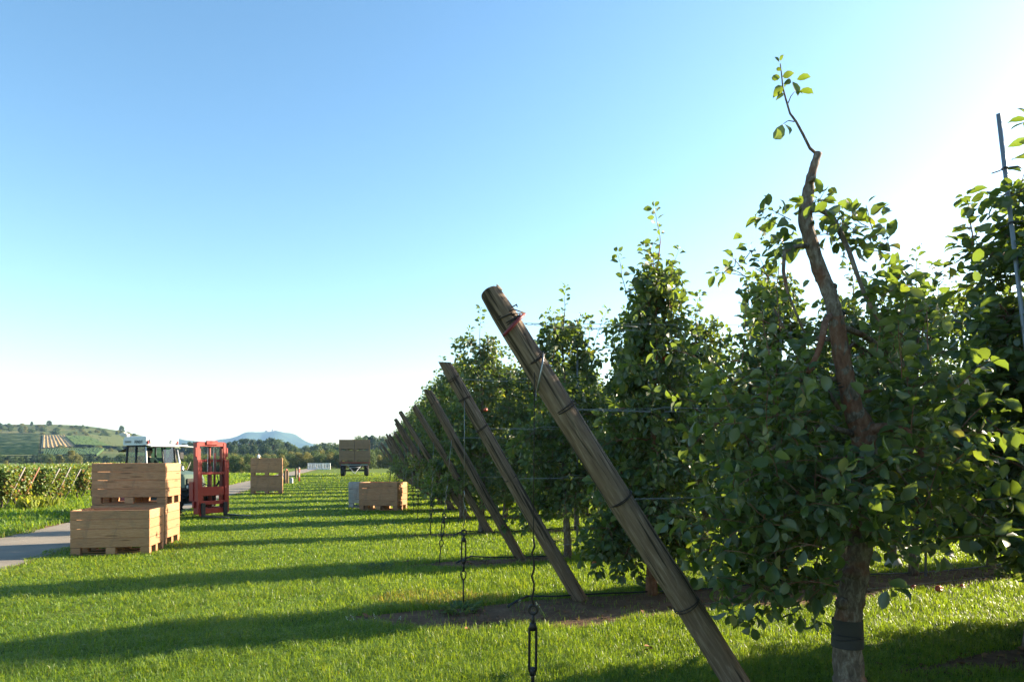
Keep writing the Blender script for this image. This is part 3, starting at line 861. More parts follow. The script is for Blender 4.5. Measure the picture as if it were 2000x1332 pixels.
# red strap across the first post, held by a twist of wire
m = MB()
q = d.to_track_quat('Z', 'Y')
qi = q.inverted()
def loc1(px, py, off): # a point close to the first post's surface, in its own space
    p = Vector(row_plane(1, px, py)) + Vector((0, -1, 0)) * off
    return qi @ (p - b)
m.tube([loc1(983, 660, .060), loc1(1000, 643, .083), loc1(1012, 630, .083), loc1(1024, 618, .06)], [0.010, 0.0105, 0.0105, 0.009], 6)
m.build('strap', M_REDPL, post1)
m = MB()
for k in range(2):
    m.tube([loc1(1026, 616, .06), loc1(1003 - 6 * k, 610 + 9 * k, .08), loc1(975 - 4 * k, 622 + 6 * k, .05)], 0.004, 5)
m.tube([loc1(1000, 606, .082), loc1(1009, 600, .07), loc1(1010, 604, .06)], 0.004, 5)
m.build('wire_twist', M_BAND, post1)
m = MB(); m.tube([loc1(1060, 695, .08), loc1(1058, 718, .085), loc1(1052, 748, .07), loc1(1049, 765, .03)], 0.006, 6)
m.build('guy_loop', M_WIRE, post1)
m = MB()                                              # splinters at the broken top
for k in range(4):
    a = 0.5 + k * 0.5
    m.add([(0.05 * math.cos(a) , 0.05 * math.sin(a), L - .02), (0.062 * math.cos(a + .25), 0.062 * math.sin(a + .25), L - .02), (0.052 * math.cos(a + .1), 0.052 * math.sin(a + .1), L + .022 + 0.006 * k), (0.04 * math.cos(a + .1), 0.04 * math.sin(a + .1), L)], [(0, 1, 2), (1, 3, 2), (3, 0, 2)])
m.build('splintered_top', M_POSTEND, post1)

def make_anchor(i):
    b, d, L, r0, r1 = AX[i]
    gp = {1: Vector((0.127, 4.244, 0)), 2: Vector((-0.52, 7.296, 0)), 3: Vector((-1.081, 10.144, 0))}.get(i, b + Vector((-1.22 + PR.uniform(-.1, .1), -0.40, 0)))
    f = {1: 0.85, 2: 0.855}.get(i, 0.74)
    at = b + d * (L * f) - Vector((0, 1, 0)) * 0.06
    v = (at - gp); n = v.normalized()
    root = empty('ground_anchor', gp)
    P = lambda z: n * (z / n.z)
    ze, zf0, zf1, zr = {1: (0.66, 0.53, 0.25, 0.11), 2: (0.80, 0.70, 0.47, 0.32)}.get(i, (0.74, 0.62, 0.42, 0.3))
    m = MB()
    pts = [v * 1.0, P(ze + 0.42)]
    m.tube(pts, 0.0028, 5)
    wob = [P(ze + 0.42 - 0.42 * k / 9) + Vector((0.009 * math.sin(k * 2.2), 0, 0)) for k in range(10)]
    m.tube(wob, 0.0062 if i == 1 else 0.0045, 6)
    if i == 2: m.tube([P(ze + 0.3), P(ze + 0.2) + Vector((0.03, 0, 0)), P(ze + .05)], 0.003, 5)
    m.build('guy_wire', M_WIRE if i > 1 else M_BAND, root)
    m = MB()
    m.ring(P(ze - 0.02), (0.1, 1, 0), 0.026, 0.0085, 16, 6)
    m.tube([P(ze - 0.045), P(zf0)], 0.011, 8)
    for s in (-1, 1):
        o_ = Vector((0.021 * s, 0, 0))
        m.tube([P(zf0 + .02) + o_ * .4, P(zf0 - .01) + o_, P(zf1 + .01) + o_, P(zf1 - .02) + o_ * .4], 0.0085, 7)
    m.tube([P(zf0 + 0.025), P(zf0 - 0.02)], 0.020, 8); m.tube([P(zf1 + 0.02), P(zf1 - 0.025)], 0.020, 8)
    m.tube([P(zf1), P(zr + .04)], 0.011, 8)
    m.build('turnbuckle', M_STEEL, root)
    m = MB()
    m.tube([P(zr + 0.06), P(zr + .03) + Vector((.026, 0, 0)), P(zr - .015) + Vector((.024, 0, 0)), P(zr - .06), P(zr - .06), P(zr - .015) - Vector((.024, 0, 0)), P(zr + .03) - Vector((.026, 0, 0)), P(zr + 0.06)], 0.0075, 6)
    m.tube([P(zr - .05), P(-0.12)], 0.009, 7)
    m.build('anchor_rod', M_STEEL, root)
    lab = {1: 'dark steel turnbuckle and rod anchoring the nearest leaning post', 2: 'slim turnbuckle and rod anchoring the leaning post right behind the nearest one', 3: 'thin guy wire and rod anchoring the third leaning post'}.get(i, 'guy wire and rod anchoring the leaning end post of the %s row' % ORD[i])
    tag(root, lab, 'ground anchor', 'ground anchors with guy wires')
for i in range(1, 15): make_anchor(i)

def make_wires(i):
    b, d, L, r0, r1 = AX[i]
    fr = {1: ((0.247, 'lowest'), (0.52, 'knee high'), (0.738, 'middle'), (0.935, 'topmost')), 2: ((0.245, 'lowest'), (0.53, 'middle'), (0.737, 'upper'), (0.935, 'topmost')), 3: ((0.257, 'lower'), (0.50, 'middle'), (0.73, 'upper'))}.get(i, ((0.26, 'lower'), (0.73, 'upper')))
    for f, nm in fr:
        p = b + d * (L * f) + ROW3 * 0.07
        m = MB(); N = 14; pts = []
        for k in range(N + 1):
            s = 14.0 * k / N
            pts.append(ROW3 * s + Vector((0, 0, min(s, 3.0) * (0.075 if f > .9 else .05 if f > .7 else .02) - 0.03 * math.sin(math.pi * (s % 5) / 5))))
        m.tube(pts, 0.0014, 4, cap=False)
        if i < 4:                                     # twisted tail near the post
            for ph in (0, math.pi):
                tw = [ROW3 * (0.02 + 0.5 * k / 26) + Vector((0, 0.005 * math.cos(k * 1.2 + ph), 0.005 * math.sin(k * 1.2 + ph) - 0.002)) for k in range(27)]
                m.tube(tw, 0.0018, 4)
            m.tube([ROW3 * .5, ROW3 * .62 + Vector((0, 0, .03)), ROW3 * .78 + Vector((0, 0, .028)), ROW3 * .8 + Vector((0, 0, .005)), ROW3 * .62], 0.002, 4)
        o = m.build('trellis_wire', M_WIRE); o.location = p
        tag(o, '%s trellis wire strung along the %s tree row from its leaning post' % (nm, ORD[i]), 'wire', 'trellis wires of the tree rows')
for i in range(1, 6): make_wires(i)

def make_hose(i):
    b = Vector((*POSTS[i], 0))
    off = Vector((-ROWDIR[1], ROWDIR[0], 0)) * {2: -0.02, 3: -0.03}.get(i, -0.05)
    s0 = {2: -0.78, 3: -0.95}.get(i, -0.7)
    m = MB(); pts = []
    k = 0; s = s0 + .12
    while s < 12:
        pts.append(b + off + ROW3 * s + Vector((0, 0, 0.05 + 0.02 * math.sin(s * 1.7 + i) + (0.03 if s < s0 + .3 else 0)))); s += 0.35
    m.tube(pts, 0.010, 6)
    e = pts[0]
    m.tube([e + ROW3 * .03, e - ROW3 * 0.10 + Vector((0, -.05, -.035)), e - ROW3 * .2 + Vector((0, -.1, -.075))], [0.012, 0.016, 0.014], 6)
    o = m.build('drip_hose', M_HOSE)
    tag(o, 'black drip hose with a bent end running along the %s tree row' % ORD[i], 'hose', 'drip hoses of the tree rows')
for i in range(2, 7): make_hose(i)

# ---------------------------------------------------------------- apple trees
LEAF_X = np.array([0.0, 0.22, 0.22, 0.22, 0.52, 0.52, 0.52, 0.80, 0.80, 0.80, 1.0])
LEAF_Y = np.array([0.0, -0.23, 0.0, 0.23, -0.31, 0.0, 0.31, -0.21, 0.0, 0.21, 0.0])
LEAF_Z = np.array([0.0, 0.075, 0.0, 0.075, 0.10, 0.0, 0.10, 0.03, -0.05, 0.03, -0.16])
LEAF_F = [(0, 1, 2), (0, 2, 3), (1, 4, 5, 2), (2, 5, 6, 3), (4, 7, 8, 5), (5, 8, 9, 6), (7, 10, 8), (8, 10, 9)]
def leaf_arrays(P, A, Nn, Ln, T, rng, wf=1.0):
    P, A, Nn = np.asarray(P, float), np.asarray(A, float), np.asarray(Nn, float); Ln = np.asarray(Ln)
    A = A / np.linalg.norm(A, axis=1)[:, None]
    Nn = Nn - A * (A * Nn).sum(1)[:, None]; Nn /= np.maximum(np.linalg.norm(Nn, axis=1), 1e-6)[:, None]
    B = np.cross(Nn, A)
    n = len(P)
    curl = rng.uniform(0.2, 2.2, n)[:, None]; wid = rng.uniform(0.85, 1.12, n)[:, None] * wf
    fold = rng.uniform(0.3, 2.2, n)[:, None]
    zz = np.where(LEAF_Z[None] > 0, LEAF_Z[None] * fold, LEAF_Z[None] * curl)
    L3 = Ln[:, None, None]
    twist = rng.normal(0, 0.12, (n, 1)) * LEAF_X[None]
    V = P[:, None] + L3 * (LEAF_X[None, :, None] * A[:, None] + (LEAF_Y[None] * wid)[:, :, None] * B[:, None] + (zz + twist * LEAF_Y[None])[:, :, None] * Nn[:, None])
    base = np.arange(n)[:, None] * 11
    F = np.concatenate([np.concatenate([base + np.array(f) for f in LEAF_F], 1)], 1).ravel()
    LP = np.tile(np.array([len(f) for f in LEAF_F]), n)
    return V.reshape(-1, 3), F, LP, np.repeat(np.asarray(T, float), 11)

class Tree:
    def __init__(s, seed, lr=(0.058, 0.118)):
        s.lr = lr
        s.r = np.random.default_rng(seed); s.w = MB(); s.tw = MB(); s.P, s.A, s.N, s.L, s.T = [], [], [], [], []
    def leaf(s, p, a, up=0.75, L=None, t=None):
        r = s.r
        n = np.array([0, 0, 1.0]) * up + r.normal(0, 0.55, 3)
        s.P.append(np.array(p)); s.A.append(a); s.N.append(n)
        s.L.append(L or r.uniform(*s.lr))
        if t is None:
            t = float(np.clip(r.normal(0.48, 0.17), 0, 0.86))
            if r.random() < 0.022: t = r.uniform(0.93, 1.0)
        s.T.append(t)
    def rosette(s, p, d, n=6):
        r = s.r; d = d / np.linalg.norm(d); ph = r.uniform(0, 6.28)
        e1 = np.cross(d, [0.3, 0.1, 1.0]); e1 /= np.linalg.norm(e1); e2 = np.cross(d, e1)
        for k in range(n):
            a = ph + 2.4 * k
            ax = d * r.uniform(0.15, 0.75) + e1 * math.cos(a) + e2 * math.sin(a) + np.array([0, 0, -0.25 + r.normal(0, 0.15)])
            s.leaf(p + ax * 0.018, ax)
    def twig(s, p0, d, L, n, droop=0.15, rad=0.0035, wood=True, lf=None):
        r = s.r; d = d / np.linalg.norm(d); pts = [np.array(p0)]
        K = 4
        for k in range(K):
            d = d + r.normal(0, 0.10, 3) + np.array([0, 0, -droop * 0.5]); d /= np.linalg.norm(d)
            pts.append(pts[-1] + d * L / K)
        if wood: s.tw.tube(pts, [rad, rad * .9, rad * .75, rad * .55, rad * .35], 4, cap=False)
        ph = r.uniform(0, 6.28)
        for j in range(n):
            f = (j + 0.6) / n; q = f * K; i = min(K - 1, int(q)); p = pts[i] + (pts[i + 1] - pts[i]) * (q - i)
            td = pts[i + 1] - pts[i]; td = td / np.linalg.norm(td)
            e1 = np.cross(td, [0.2, 0.1, 1.0]); 
            if np.linalg.norm(e1) < .2: e1 = np.cross(td, [1.0, 0, 0])
            e1 /= np.linalg.norm(e1); e2 = np.cross(td, e1)
            a = ph + 2.399 * j
            ax = td * r.uniform(0.3, 0.9) + (e1 * math.cos(a) + e2 * math.sin(a)) + np.array([0, 0, -0.22])
            s.leaf(p + ax * 0.02, ax, L=None if lf is None else r.uniform(lf * .75, lf * 1.2))
        s.rosette(pts[-1], d, 4)
        return pts
    def limb(s, pts, r0, r1, n=8, mi=0):
        N = len(pts)
        s.w.tube(pts, [r0 + (r1 - r0) * k / (N - 1) for k in range(N)], n, mi=mi, jitter=0.05, rng=random.Random(int(s.r.integers(1e6))))
    def lateral(s, p0, az, L, rise, r0, ntw, droop=0.5, tw=(0.12, 0.30), nl=(6, 11), f0=0.15):
        r = s.r; K = 7
        d = np.array([math.cos(az) * math.cos(rise), math.sin(az) * math.cos(rise), math.sin(rise)])
        pts = [np.array(p0)]
        for k in range(K):
            d = d + r.normal(0, 0.10, 3) + np.array([0, 0, -droop * (k / K) * 0.45]); d /= np.linalg.norm(d)
            pts.append(pts[-1] + d * L / K)
        s.limb(pts, r0, r0 * 0.25, 6)
        for j in range(ntw):
            f = f0 + (1 - f0) * (j + r.random()) / ntw; q = f * K; i = min(K - 1, int(q)); p = pts[i] + (pts[i + 1] - pts[i]) * (q - i)
            td = pts[i + 1] - pts[i]; td = td / np.linalg.norm(td)
            v = r.normal(0, 1, 3); v -= td * v.dot(td); v /= np.linalg.norm(v)
            s.twig(p, td * 0.5 + v * 0.9 + np.array([0, 0, 0.15]), r.uniform(*tw), int(r.integers(*nl)))
            if r.random() < 0.6: s.rosette(p, v, 5)
        s.twig(pts[-1], d, r.uniform(*tw), int(r.integers(*nl)), 0.25)
    def build(s, root, mats=None, keep=None):
        if keep is not None:
            k = keep(np.array(s.P)); s.P, s.A, s.N, s.L, s.T = [[q[i] for i in range(len(k)) if k[i]] for q in (s.P, s.A, s.N, s.L, s.T)]
        if keep is not None and s.tw.v:
            k = keep(np.array(s.tw.v), True); fl = [i for i, f in enumerate(s.tw.f) if all(k[j] for j in f)]
            s.tw.f = [s.tw.f[i] for i in fl]; s.tw.m = [s.tw.m[i] for i in fl]; s.tw.sm = [s.tw.sm[i] for i in fl]
        V, F, LP, t = leaf_arrays(s.P, s.A, s.N, s.L, s.T, s.r)
        np_mesh('crown', V, F, LP, t, M_LEAF, root, smooth=True)
        # bark and limbs are one continuous wooden body
        s.w.build('trunk', mats or [M_BARK, M_BARK2], root)
        s.tw.build('twigs', M_BARK2, root)

def std_tree(seed, H=4.1, wid=1.0, gap=0.0, lean=0.0, slim=1.0):
    T = Tree(seed); r = T.r
    K = 12; pts = []
    wob = r.normal(0, 0.03, (K + 1, 2)); wob = np.cumsum(wob, 0) * 0.6
    for k in range(K + 1):
        f = k / K; pts.append(np.array([wob[k, 0] + lean * f, wob[k, 1], -0.06 + (H * 0.94) * f]))
    rad = [0.075, 0.058, 0.052, 0.048, 0.044, 0.040, 0.035, 0.030, 0.026, 0.021, 0.016, 0.011, 0.006]
    T.w.tube(pts, rad, 9, jitter=0.06, rng=random.Random(seed), mi=0)
    z = 0.80; az = r.uniform(0, 6.28)
    while z < H * 0.93:
        f = z / H
        prof = (0.47 + 0.53 * abs(math.cos(az))) * np.interp(f, [0.12, 0.22, 0.45, 0.62, 0.75, 0.88, 1.0], [0.72, 0.92, 0.88, 0.72, 0.58, 0.40, 0.20]) * wid * (slim if f > .55 else 1)
        L = prof * r.uniform(0.72, 1.15)
        q = f * K; i = min(K - 1, int(q)); p = pts[i] + (pts[i + 1] - pts[i]) * (q - i)
        big = f < 0.6
        if not (gap and 0.70 < f < 0.70 + gap):
            T.lateral(p, az, L, r.uniform(0.1, 0.55) if f > .25 else r.uniform(-.05, .3), 0.016 if big else 0.008, int((13 if big else 9) * (0.7 + 0.5 * L)), droop=0.7 if big else 0.3, nl=(7, 12))
        az += 2.399 + r.normal(0, 0.3)
        z += 0.075 if big else 0.08
    for k in range(5):                                   # upright shoots above the crown
        a = r.uniform(0, 6.28); q0 = r.uniform(0.1, 0.45) * wid
        zz = H * r.uniform(0.60, 0.82)
        T.twig(np.array([q0 * math.cos(a), q0 * math.sin(a), zz]), np.array([0.12 * math.cos(a), 0.12 * math.sin(a), 1.0]), r.uniform(0.4, 0.75), 14, droop=-0.05, rad=0.005)
    T.twig(pts[-1], np.array([0, 0, 1.0]), H * 0.09, 12, droop=0, rad=0.005)
    return T

# the big tree in front: trunk and main limbs follow the real tree, in its row
HY = 4.62
hroot = empty('apple_tree', G(1662, 1341))
h0 = np.array(hroot.location)
T = Tree(500, (0.046, 0.118)); r = T.r
def hp(px, py, dy=0.0): return AT(px, py, HY + dy) - h0
tr = [(1662, 1352, 0, .118), (1659, 1325, 0, .108), (1655, 1270, 0, .098), (1656, 1220, 0, .094), (1664, 1160, .01, .09), (1676, 1090, .01, .088), (1685, 1010, .0, .085), (1690, 930, .0, .083), (1689, 870, .0, .082), (1684, 838, .0, .088), (1668, 800, -.01, .068), (1652, 740, -.02, .06), (1643, 690, -.03, .057), (1632, 620, -.03, .052), (1619, 570, -.02, .050), (1600, 525, 0, .049), (1583, 470, .02, .048), (1573, 430, .03, .050), (1575, 405, .03, .047), (1581, 360, .03, .036), (1590, 325, .03, .029), (1598, 299, .03, .026)]
def fine(lst, per=5, amp=.07, seed=1):
    q = np.array(lst, float); n_ = len(q); o_ = []
    r_ = np.random.default_rng(seed)
    for k in range(n_ - 1):
        a_, b_, c_, d_ = q[max(k - 1, 0)], q[k], q[k + 1], q[min(k + 2, n_ - 1)]
        for j in range(per):
            t_ = j / per
            o_.append(.5 * (2 * b_ + (c_ - a_) * t_ + (2 * a_ - 5 * b_ + 4 * c_ - d_) * t_ ** 2 + (3 * b_ - a_ - 3 * c_ + d_) * t_ ** 3))
    o_.append(q[-1]); o_ = np.array(o_)
    o_[:, 3] *= 1 + amp * (np.sin(np.arange(len(o_)) * 1.7) * .5 + r_.normal(0, .5, len(o_)))
    return o_
TRF = fine([(a, b, c, d * .93) for a, b, c, d in tr])
T.w.tube([hp(*p[:3]) for p in TRF], list(TRF[:, 3]), 18, jitter=0.055, rng=random.Random(3), mi=0)
for (px, py, rr_) in ((1672, 1120, .05), (1650, 1180, .04), (1692, 960, .045), (1645, 700, .03), (1628, 560, .03), (1606, 540, .028), (1588, 350, .02), (1690, 1040, .04), (1660, 770, .035)):
    c_ = hp(px, py, -.06 if py > 800 else -.035); T.w.tube([c_ + np.array([0, .05, 0]), c_, c_ + np.array([0, -.022, .004])], [rr_ * 1.2, rr_ * .9, rr_ * .45], 9, jitter=.15, rng=random.Random(px))
TRM = fine([(a, b, c, d * .945) for a, b, c, d in tr[8:14]], 5, .05, 2)
T.w.tube([hp(*p[:3]) for p in TRM], list(TRM[:, 3]), 18, mi=1, cap=False, jitter=.05, rng=random.Random(4))
def L_(pts, r0, r1, mi=0): T.limb([hp(*p) for p in pts], r0, r1, 8, mi)
L_([(1684, 838), (1712, 836, -.08), (1740, 834, -.15), (1768, 842, -.24), (1790, 866, -.32), (1815, 905, -.42)], .040, .020, 1)
L_([(1634, 640), (1656, 643, .05), (1684, 654, .1), (1720, 676, .16), (1755, 705, .22), (1790, 748, .3)], .026, .010)
L_([(1628, 610), (1612, 628, -.1), (1606, 660, -.16), (1596, 692, -.2), (1578, 728, -.25)], .024, .016, 1)
L_([(1632, 665), (1600, 660, .1), (1575, 665, .2), (1560, 690, .3)], .018, .008)
L_([(1576, 412), (1600, 408, -.03), (1622, 420, -.06), (1640, 452, -.1), (1658, 490, -.14), (1672, 530, -.18), (1690, 580, -.22), (1716, 625, -.26), (1745, 655, -.3)], .024, .008)
L_([(1578, 480), (1552, 482, -.05), (1532, 492, -.1), (1530, 530, -.12), (1538, 570, -.14), (1556, 615, -.16), (1572, 650, -.18)], .017, .006)
L_([(1583, 490), (1598, 520, .04), (1622, 558, .06), (1646, 590, .08)], .008, .003)
L_([(1640, 690), (1668, 672, .15), (1700, 690, .25), (1720, 740, .35)], .014, .006)
L_([(1505, 590, .1), (1530, 640, .1), (1560, 680, .1), (1600, 740, .06), (1640, 800, .02)], .008, .016)
L_([(1596, 302, .03), (1582, 290, .03), (1568, 262, .04), (1555, 238, .04), (1543, 222, .04), (1535, 195, .05), (1529, 172, .05), (1527, 150, .05), (1524, 125, .05)], .011, .0035)
L_([(1538, 205, .05), (1545, 188, .03), (1552, 180, .02)], .004, .002)
L_([(1551, 238, .04), (1540, 236, .02), (1530, 242, 0)], .004, .002)
def lf(px, py, dx, dz, L=.085, t=None, dyv=None, up=0.4):
    T.leaf(hp(px, py, r.uniform(-.02, .04)), np.array([dx, dyv if dyv is not None else r.uniform(-.5, .1), dz]), up, L, t)
for (px, py, dx, dz, L) in ((1525, 120, .2, 1, .05), (1522, 122, -.7, .5, .045), (1526, 138, -.8, .2, .04), (1528, 150, 1, .35, .075), (1524, 152, -1, 0, .06), (1527, 168, -.6, -.8, .085), (1548, 160, .4, -1, .10), (1530, 165, .9, .4, .06), (1556, 156, .9, .1, .085), (1553, 181, .8, -.1, .05), (1562, 178, .9, -.3, .095), (1526, 180, -.4, -.7, .07), (1533, 172, .3, .8, .07), (1531, 242, .4, -.8, .09), (1528, 243, -.35, -1, .12), (1530, 244, -.1, -.9, .085)):
    lf(px, py, dx, dz, L * 1.05)
def spray(px, py, dy, d, L, n, **k): T.twig(hp(px, py, dy), np.array(d, float), L, n, **k)
def spread(px, py, dy, n, sx, sz, ln=(0.14, 0.3), nl=(6, 11), sy=0.22, up=0.25):
    """twigs scattered round a limb; sx and sz are half sizes in metres"""
    for _ in range(n):
        p = hp(px, py, dy) + np.clip(r.normal(0, 1, 3), -1.5, 1.5) * np.array([sx * .55, sy, sz * .55])
        a = r.uniform(0, 6.28)
        T.twig(p, np.array([math.cos(a), math.sin(a) * .7, up + r.normal(0, .4)]), r.uniform(*ln), int(r.integers(*nl)))
# sprays by the upper trunk
for (px, py, d, L, n) in ((1596, 400, (.3, 0, 1), .12, 6), (1575, 415, (-.6, 0, .7), .12, 6), (1545, 430, (-1, 0, .4), .18, 7), (1520, 440, (-.6, 0, .6), .12, 6), (1575, 450, (-1, .1, -.1), .22, 10), (1560, 470, (-1, -.1, -.3), .2, 9), (1590, 455, (.8, -.3, -.2), .16, 8), (1545, 500, (-.4, 0, .5), .14, 6), (1535, 545, (.3, -.2, .4), .1, 3), (1545, 590, (-.7, 0, .2), .14, 6)):
    spray(px, py, r.uniform(-.08, .06), d, L, n)
for (px, py, dx, dz, L, t) in ((1552, 545, .5, -.8, .12, .8), (1590, 548, -.2, -.9, .09, .84), (1660, 425, .9, .3, .14, .86), (1676, 432, 1, -.1, .13, .9), (1700, 420, .8, .7, .12, .6)):
    lf(px, py, dx, dz, L, t)
# foliage right of the trunk, falling away along the arching limb
for (px, py, dy, n, sx, sz) in ((1640, 430, -.05, 4, .10, .08), (1690, 425, -.05, 4, .10, .08), (1672, 480, -.1, 6, .14, .11), (1715, 480, -.08, 4, .11, .09), (1700, 540, -.15, 7, .17, .13), (1745, 560, -.1, 6, .14, .12), (1785, 572, -.05, 4, .10, .07), (1735, 620, -.1, 9, .22, .15), (1800, 650, 0, 10, .24, .16), (1690, 610, .1, 3, .10, .10)):
    spread(px, py, dy, n, sx, sz)
# the body of the crown, left and right of the trunk
for (px, py, dy, n, sx, sz, sy) in ((1760, 720, .05, 24, .36, .26, .28), (1700, 760, .30, 16, .3, .24, .2), (1800, 820, -.05, 30, .34, .30, .30), (1740, 900, -.30, 26, .30, .26, .22), (1800, 960, -.05, 26, .34, .28, .3), (1745, 1000, .1, 14, .22, .16, .3),
        (1475, 520, .25, 5, .14, .14, .15), (1470, 660, .3, 7, .2, .2, .2), (1530, 740, .1, 14, .26, .16, .3), (1470, 760, .1, 22, .36, .28, .3), (1570, 820, -.2, 24, .28, .26, .25), (1480, 880, -.05, 30, .36, .28, .3), (1590, 930, -.35, 26, .26, .26, .2), (1500, 980, -.25, 34, .32, .26, .3), (1580, 1040, -.3, 22, .26, .18, .25), (1450, 1050, -.1, 24, .30, .20, .3), (1520, 1110, -.25, 22, .26, .16, .25), (1600, 1110, -.2, 9, .16, .12, .2), (1440, 1140, -.15, 8, .18, .10, .2), (1640, 960, -.42, 10, .16, .24, .12), (1660, 1000, -.4, 6, .12, .14, .1), (1400, 960, .1, 12, .2, .26, .3)):
    spread(px, py, dy, n, sx, sz, sy=sy, ln=(.16, .36), nl=(7, 12), up=0.2)
# hanging limbs that carry the low foliage
for (pts, r0) in (([(1668, 880), (1620, 900, -.2), (1560, 960, -.3), (1510, 1040, -.3), (1470, 1110, -.25)], .022), ([(1676, 850), (1610, 830, -.1), (1540, 850, -.15), (1480, 900, -.1), (1440, 980, -.05)], .022), ([(1686, 900), (1720, 890, -.2), (1760, 930, -.2), (1800, 990, -.1)], .02), ([(1650, 740), (1580, 740, .1), (1500, 760, .15), (1440, 800, .15)], .016), ([(1660, 770), (1720, 760, .2), (1790, 800, .1)], .016), ([(1500, 1040, -.3), (1520, 1100, -.3), (1535, 1160, -.28), (1500, 1190, -.26)], .007), ([(1690, 930), (1620, 1000, -.35), (1600, 1080, -.3), (1580, 1150, -.25)], .012)):
    L_(pts, r0, r0 * .3)
for (px, py, dy, d, L, n) in ((1620, 1085, -.25, (-.5, -.1, -1), .3, 8), (1535, 1160, -.28, (-.9, 0, -.3), .3, 9), (1470, 1120, -.2, (-.2, 0, -1), .28, 9), (1590, 1150, -.25, (.1, 0, -1), .2, 6), (1420, 1100, -.1, (-.4, 0, -1), .25, 8), (1650, 1040, -.3, (.1, -.2, -1), .25, 7)):
    spray(px, py, dy, d, L, n, droop=.3)
# pale upright shoots in front
for (px, py, dy, d, L, n) in ((1590, 1000, -.55, (.1, -.1, 1), .34, 12), (1500, 860, -.45, (-.05, -.1, 1), .36, 12), (1660, 1030, -.5, (.2, -.1, 1), .3, 10), (1780, 860, -.55, (-.1, -.1, 1), .3, 10), (1805, 990, -.5, (.3, -.1, 1), .3, 10)):
    spray(px, py, dy, d, L, n, droop=0, lf=.085)
for _ in range(34):                                   # upright young shoots through the crown
    px, py = r.uniform(1430, 1820), r.uniform(640, 1020)
    spray(px, py, r.uniform(-.5, .25), (r.normal(0, .22), r.normal(0, .15), 1), r.uniform(.22, .42), int(r.integers(9, 14)), droop=0, lf=.07)
for (px, py) in ((1435, 520), (1470, 500), (1500, 545), (1640, 420), (1665, 425), (1705, 450), (1745, 500), (1780, 570), (1815, 610)):
    spray(px, py, r.uniform(-.1, .15), (r.normal(0, .2), 0, 1), r.uniform(.14, .24), int(r.integers(6, 9)), droop=0, lf=.075)
# pickers and the frost have stripped the leaves along the trunk: thin the crown there
def bare(Pl, strict=False):
    W_ = Pl + h0 - np.array([0, 0, CAM_H]); r_ = np.random.default_rng(8)
    rnd = (lambda: np.zeros(len(Pl))) if strict else (lambda: r_.random(len(Pl)))
    dep = W_[:, 1]; sx = 1000 + FPX * W_[:, 0] / dep; sy = 895 - FPX * W_[:, 2] / dep
    tx = np.interp(sy, [t[1] for t in tr[::-1]], [t[0] for t in tr[::-1]])
    keep = np.ones(len(Pl), bool)
    front = Pl[:, 1] < 0.10
    keep &= ~(front & (np.abs(sx - tx) < 62) & (sy > 500) & (sy < 880) & (rnd() < .95))
    keep &= ~(front & (np.abs(sx - tx) < 55) & (sy > 1060) & (sx > tx - 40))
    keep &= ~((np.abs(sx - tx) < 30) & (sy > 440) & (sy < 500) & front & (rnd() < .8))
    gap = (sx > tx + 20) & (sx < tx + 70) & (sy > 500) & (sy < 640)
    keep &= strict | (rnd() > .16) | (sy < 300)
    gap |= (sx < tx - 15) & (sx > tx - 75) & (sy > 505) & (sy < 640)
    gap |= (sx > 1790) & (sx < 1900) & (sy < 590) & (sy < 560 + (sx - 1790) * .4)
    gap |= (sx > 1545) & (sx < tx - 8) & (sy > 545) & (sy < 650)
    gap |= (sx < 1480) & (sy < 480 + (1480 - sx) * .3)
    top = (sy < 395) & (sx > 1620) & (sx < 1900)
    top |= (sx > 1740) & (sy < 540 - (1790 - sx) * .8) & (sx < 1900)
    keep &= ~(gap & (rnd() < .9))
    keep &= ~top
    return keep
T.build(hroot, [M_BARK, M_BARK2], bare)
m = MB(); m.tube([hp(1655, 1262) , hp(1655, 1208)], [.1015, .0975], 16, cap=False); m.build('trunk_guard', plain('black_guard_film', (0.05, 0.046, 0.042), 0.75, 0.3), hroot)
for (px, py, rr_) in ((1634, 612, .053), (1650, 752, .063), (1655, 1240, .101)):
    m = MB(); m.ring(hp(px, py), (.1, .1, 1), rr_, .005, 16, 5); m.ring(hp(px, py + 5), (-.1, .1, 1), rr_, .004, 16, 5); m.build('tie', M_HOSE, hroot)
tag(hroot, 'large apple tree in front, bare crooked trunk and cut leader carrying one thin twig', 'apple tree', 'apple trees of the orchard')

PROTO = []
for k, (H, wd_, gap, ln) in enumerate(((4.15, 1.0, 0, .05), (4.4, .92, 0, -.08), (3.8, 1.05, 0, .1), (4.25, .85, 0, -.04), (3.95, 1.0, 0.06, .06))):
    ro = empty('apple_tree'); std_tree(40 + k, H, wd_, gap, ln).build(ro); PROTO.append((ro, H))
ro = empty('apple_tree'); T5 = std_tree(46, 4.3, .92, 0, .10, .58)
for (z_, a_, L__) in ((.85, math.pi, .75), (.80, math.pi - .7, .6), (.78, math.pi + .6, .75), (.9, math.pi + .25, .8), (.8, -1.2, .5), (1.0, math.pi + .9, .6)):
    T5.lateral(np.array([0, 0, z_]), a_, L__, -.05, .014, 15, droop=1.0, nl=(7, 12))
T5.build(ro, [M_BARK2, M_BARK2]); PROTO.append((ro, 4.3))
_used = set()
AT_R = random.Random(31)
def put_apple(k, x, y, H, rz, label, sc=1.0):
    ro, h = PROTO[k]
    o = ro if k not in _used else copy_tree(ro); _used.add(k)
    o.location = (x, y, 0); o.rotation_euler = (0, 0, rz); s = H / h; o.scale = (s, s * sc, s)
    tag(o, label, 'apple tree', 'apple trees of the orchard'); return o
TREE_AT = {}
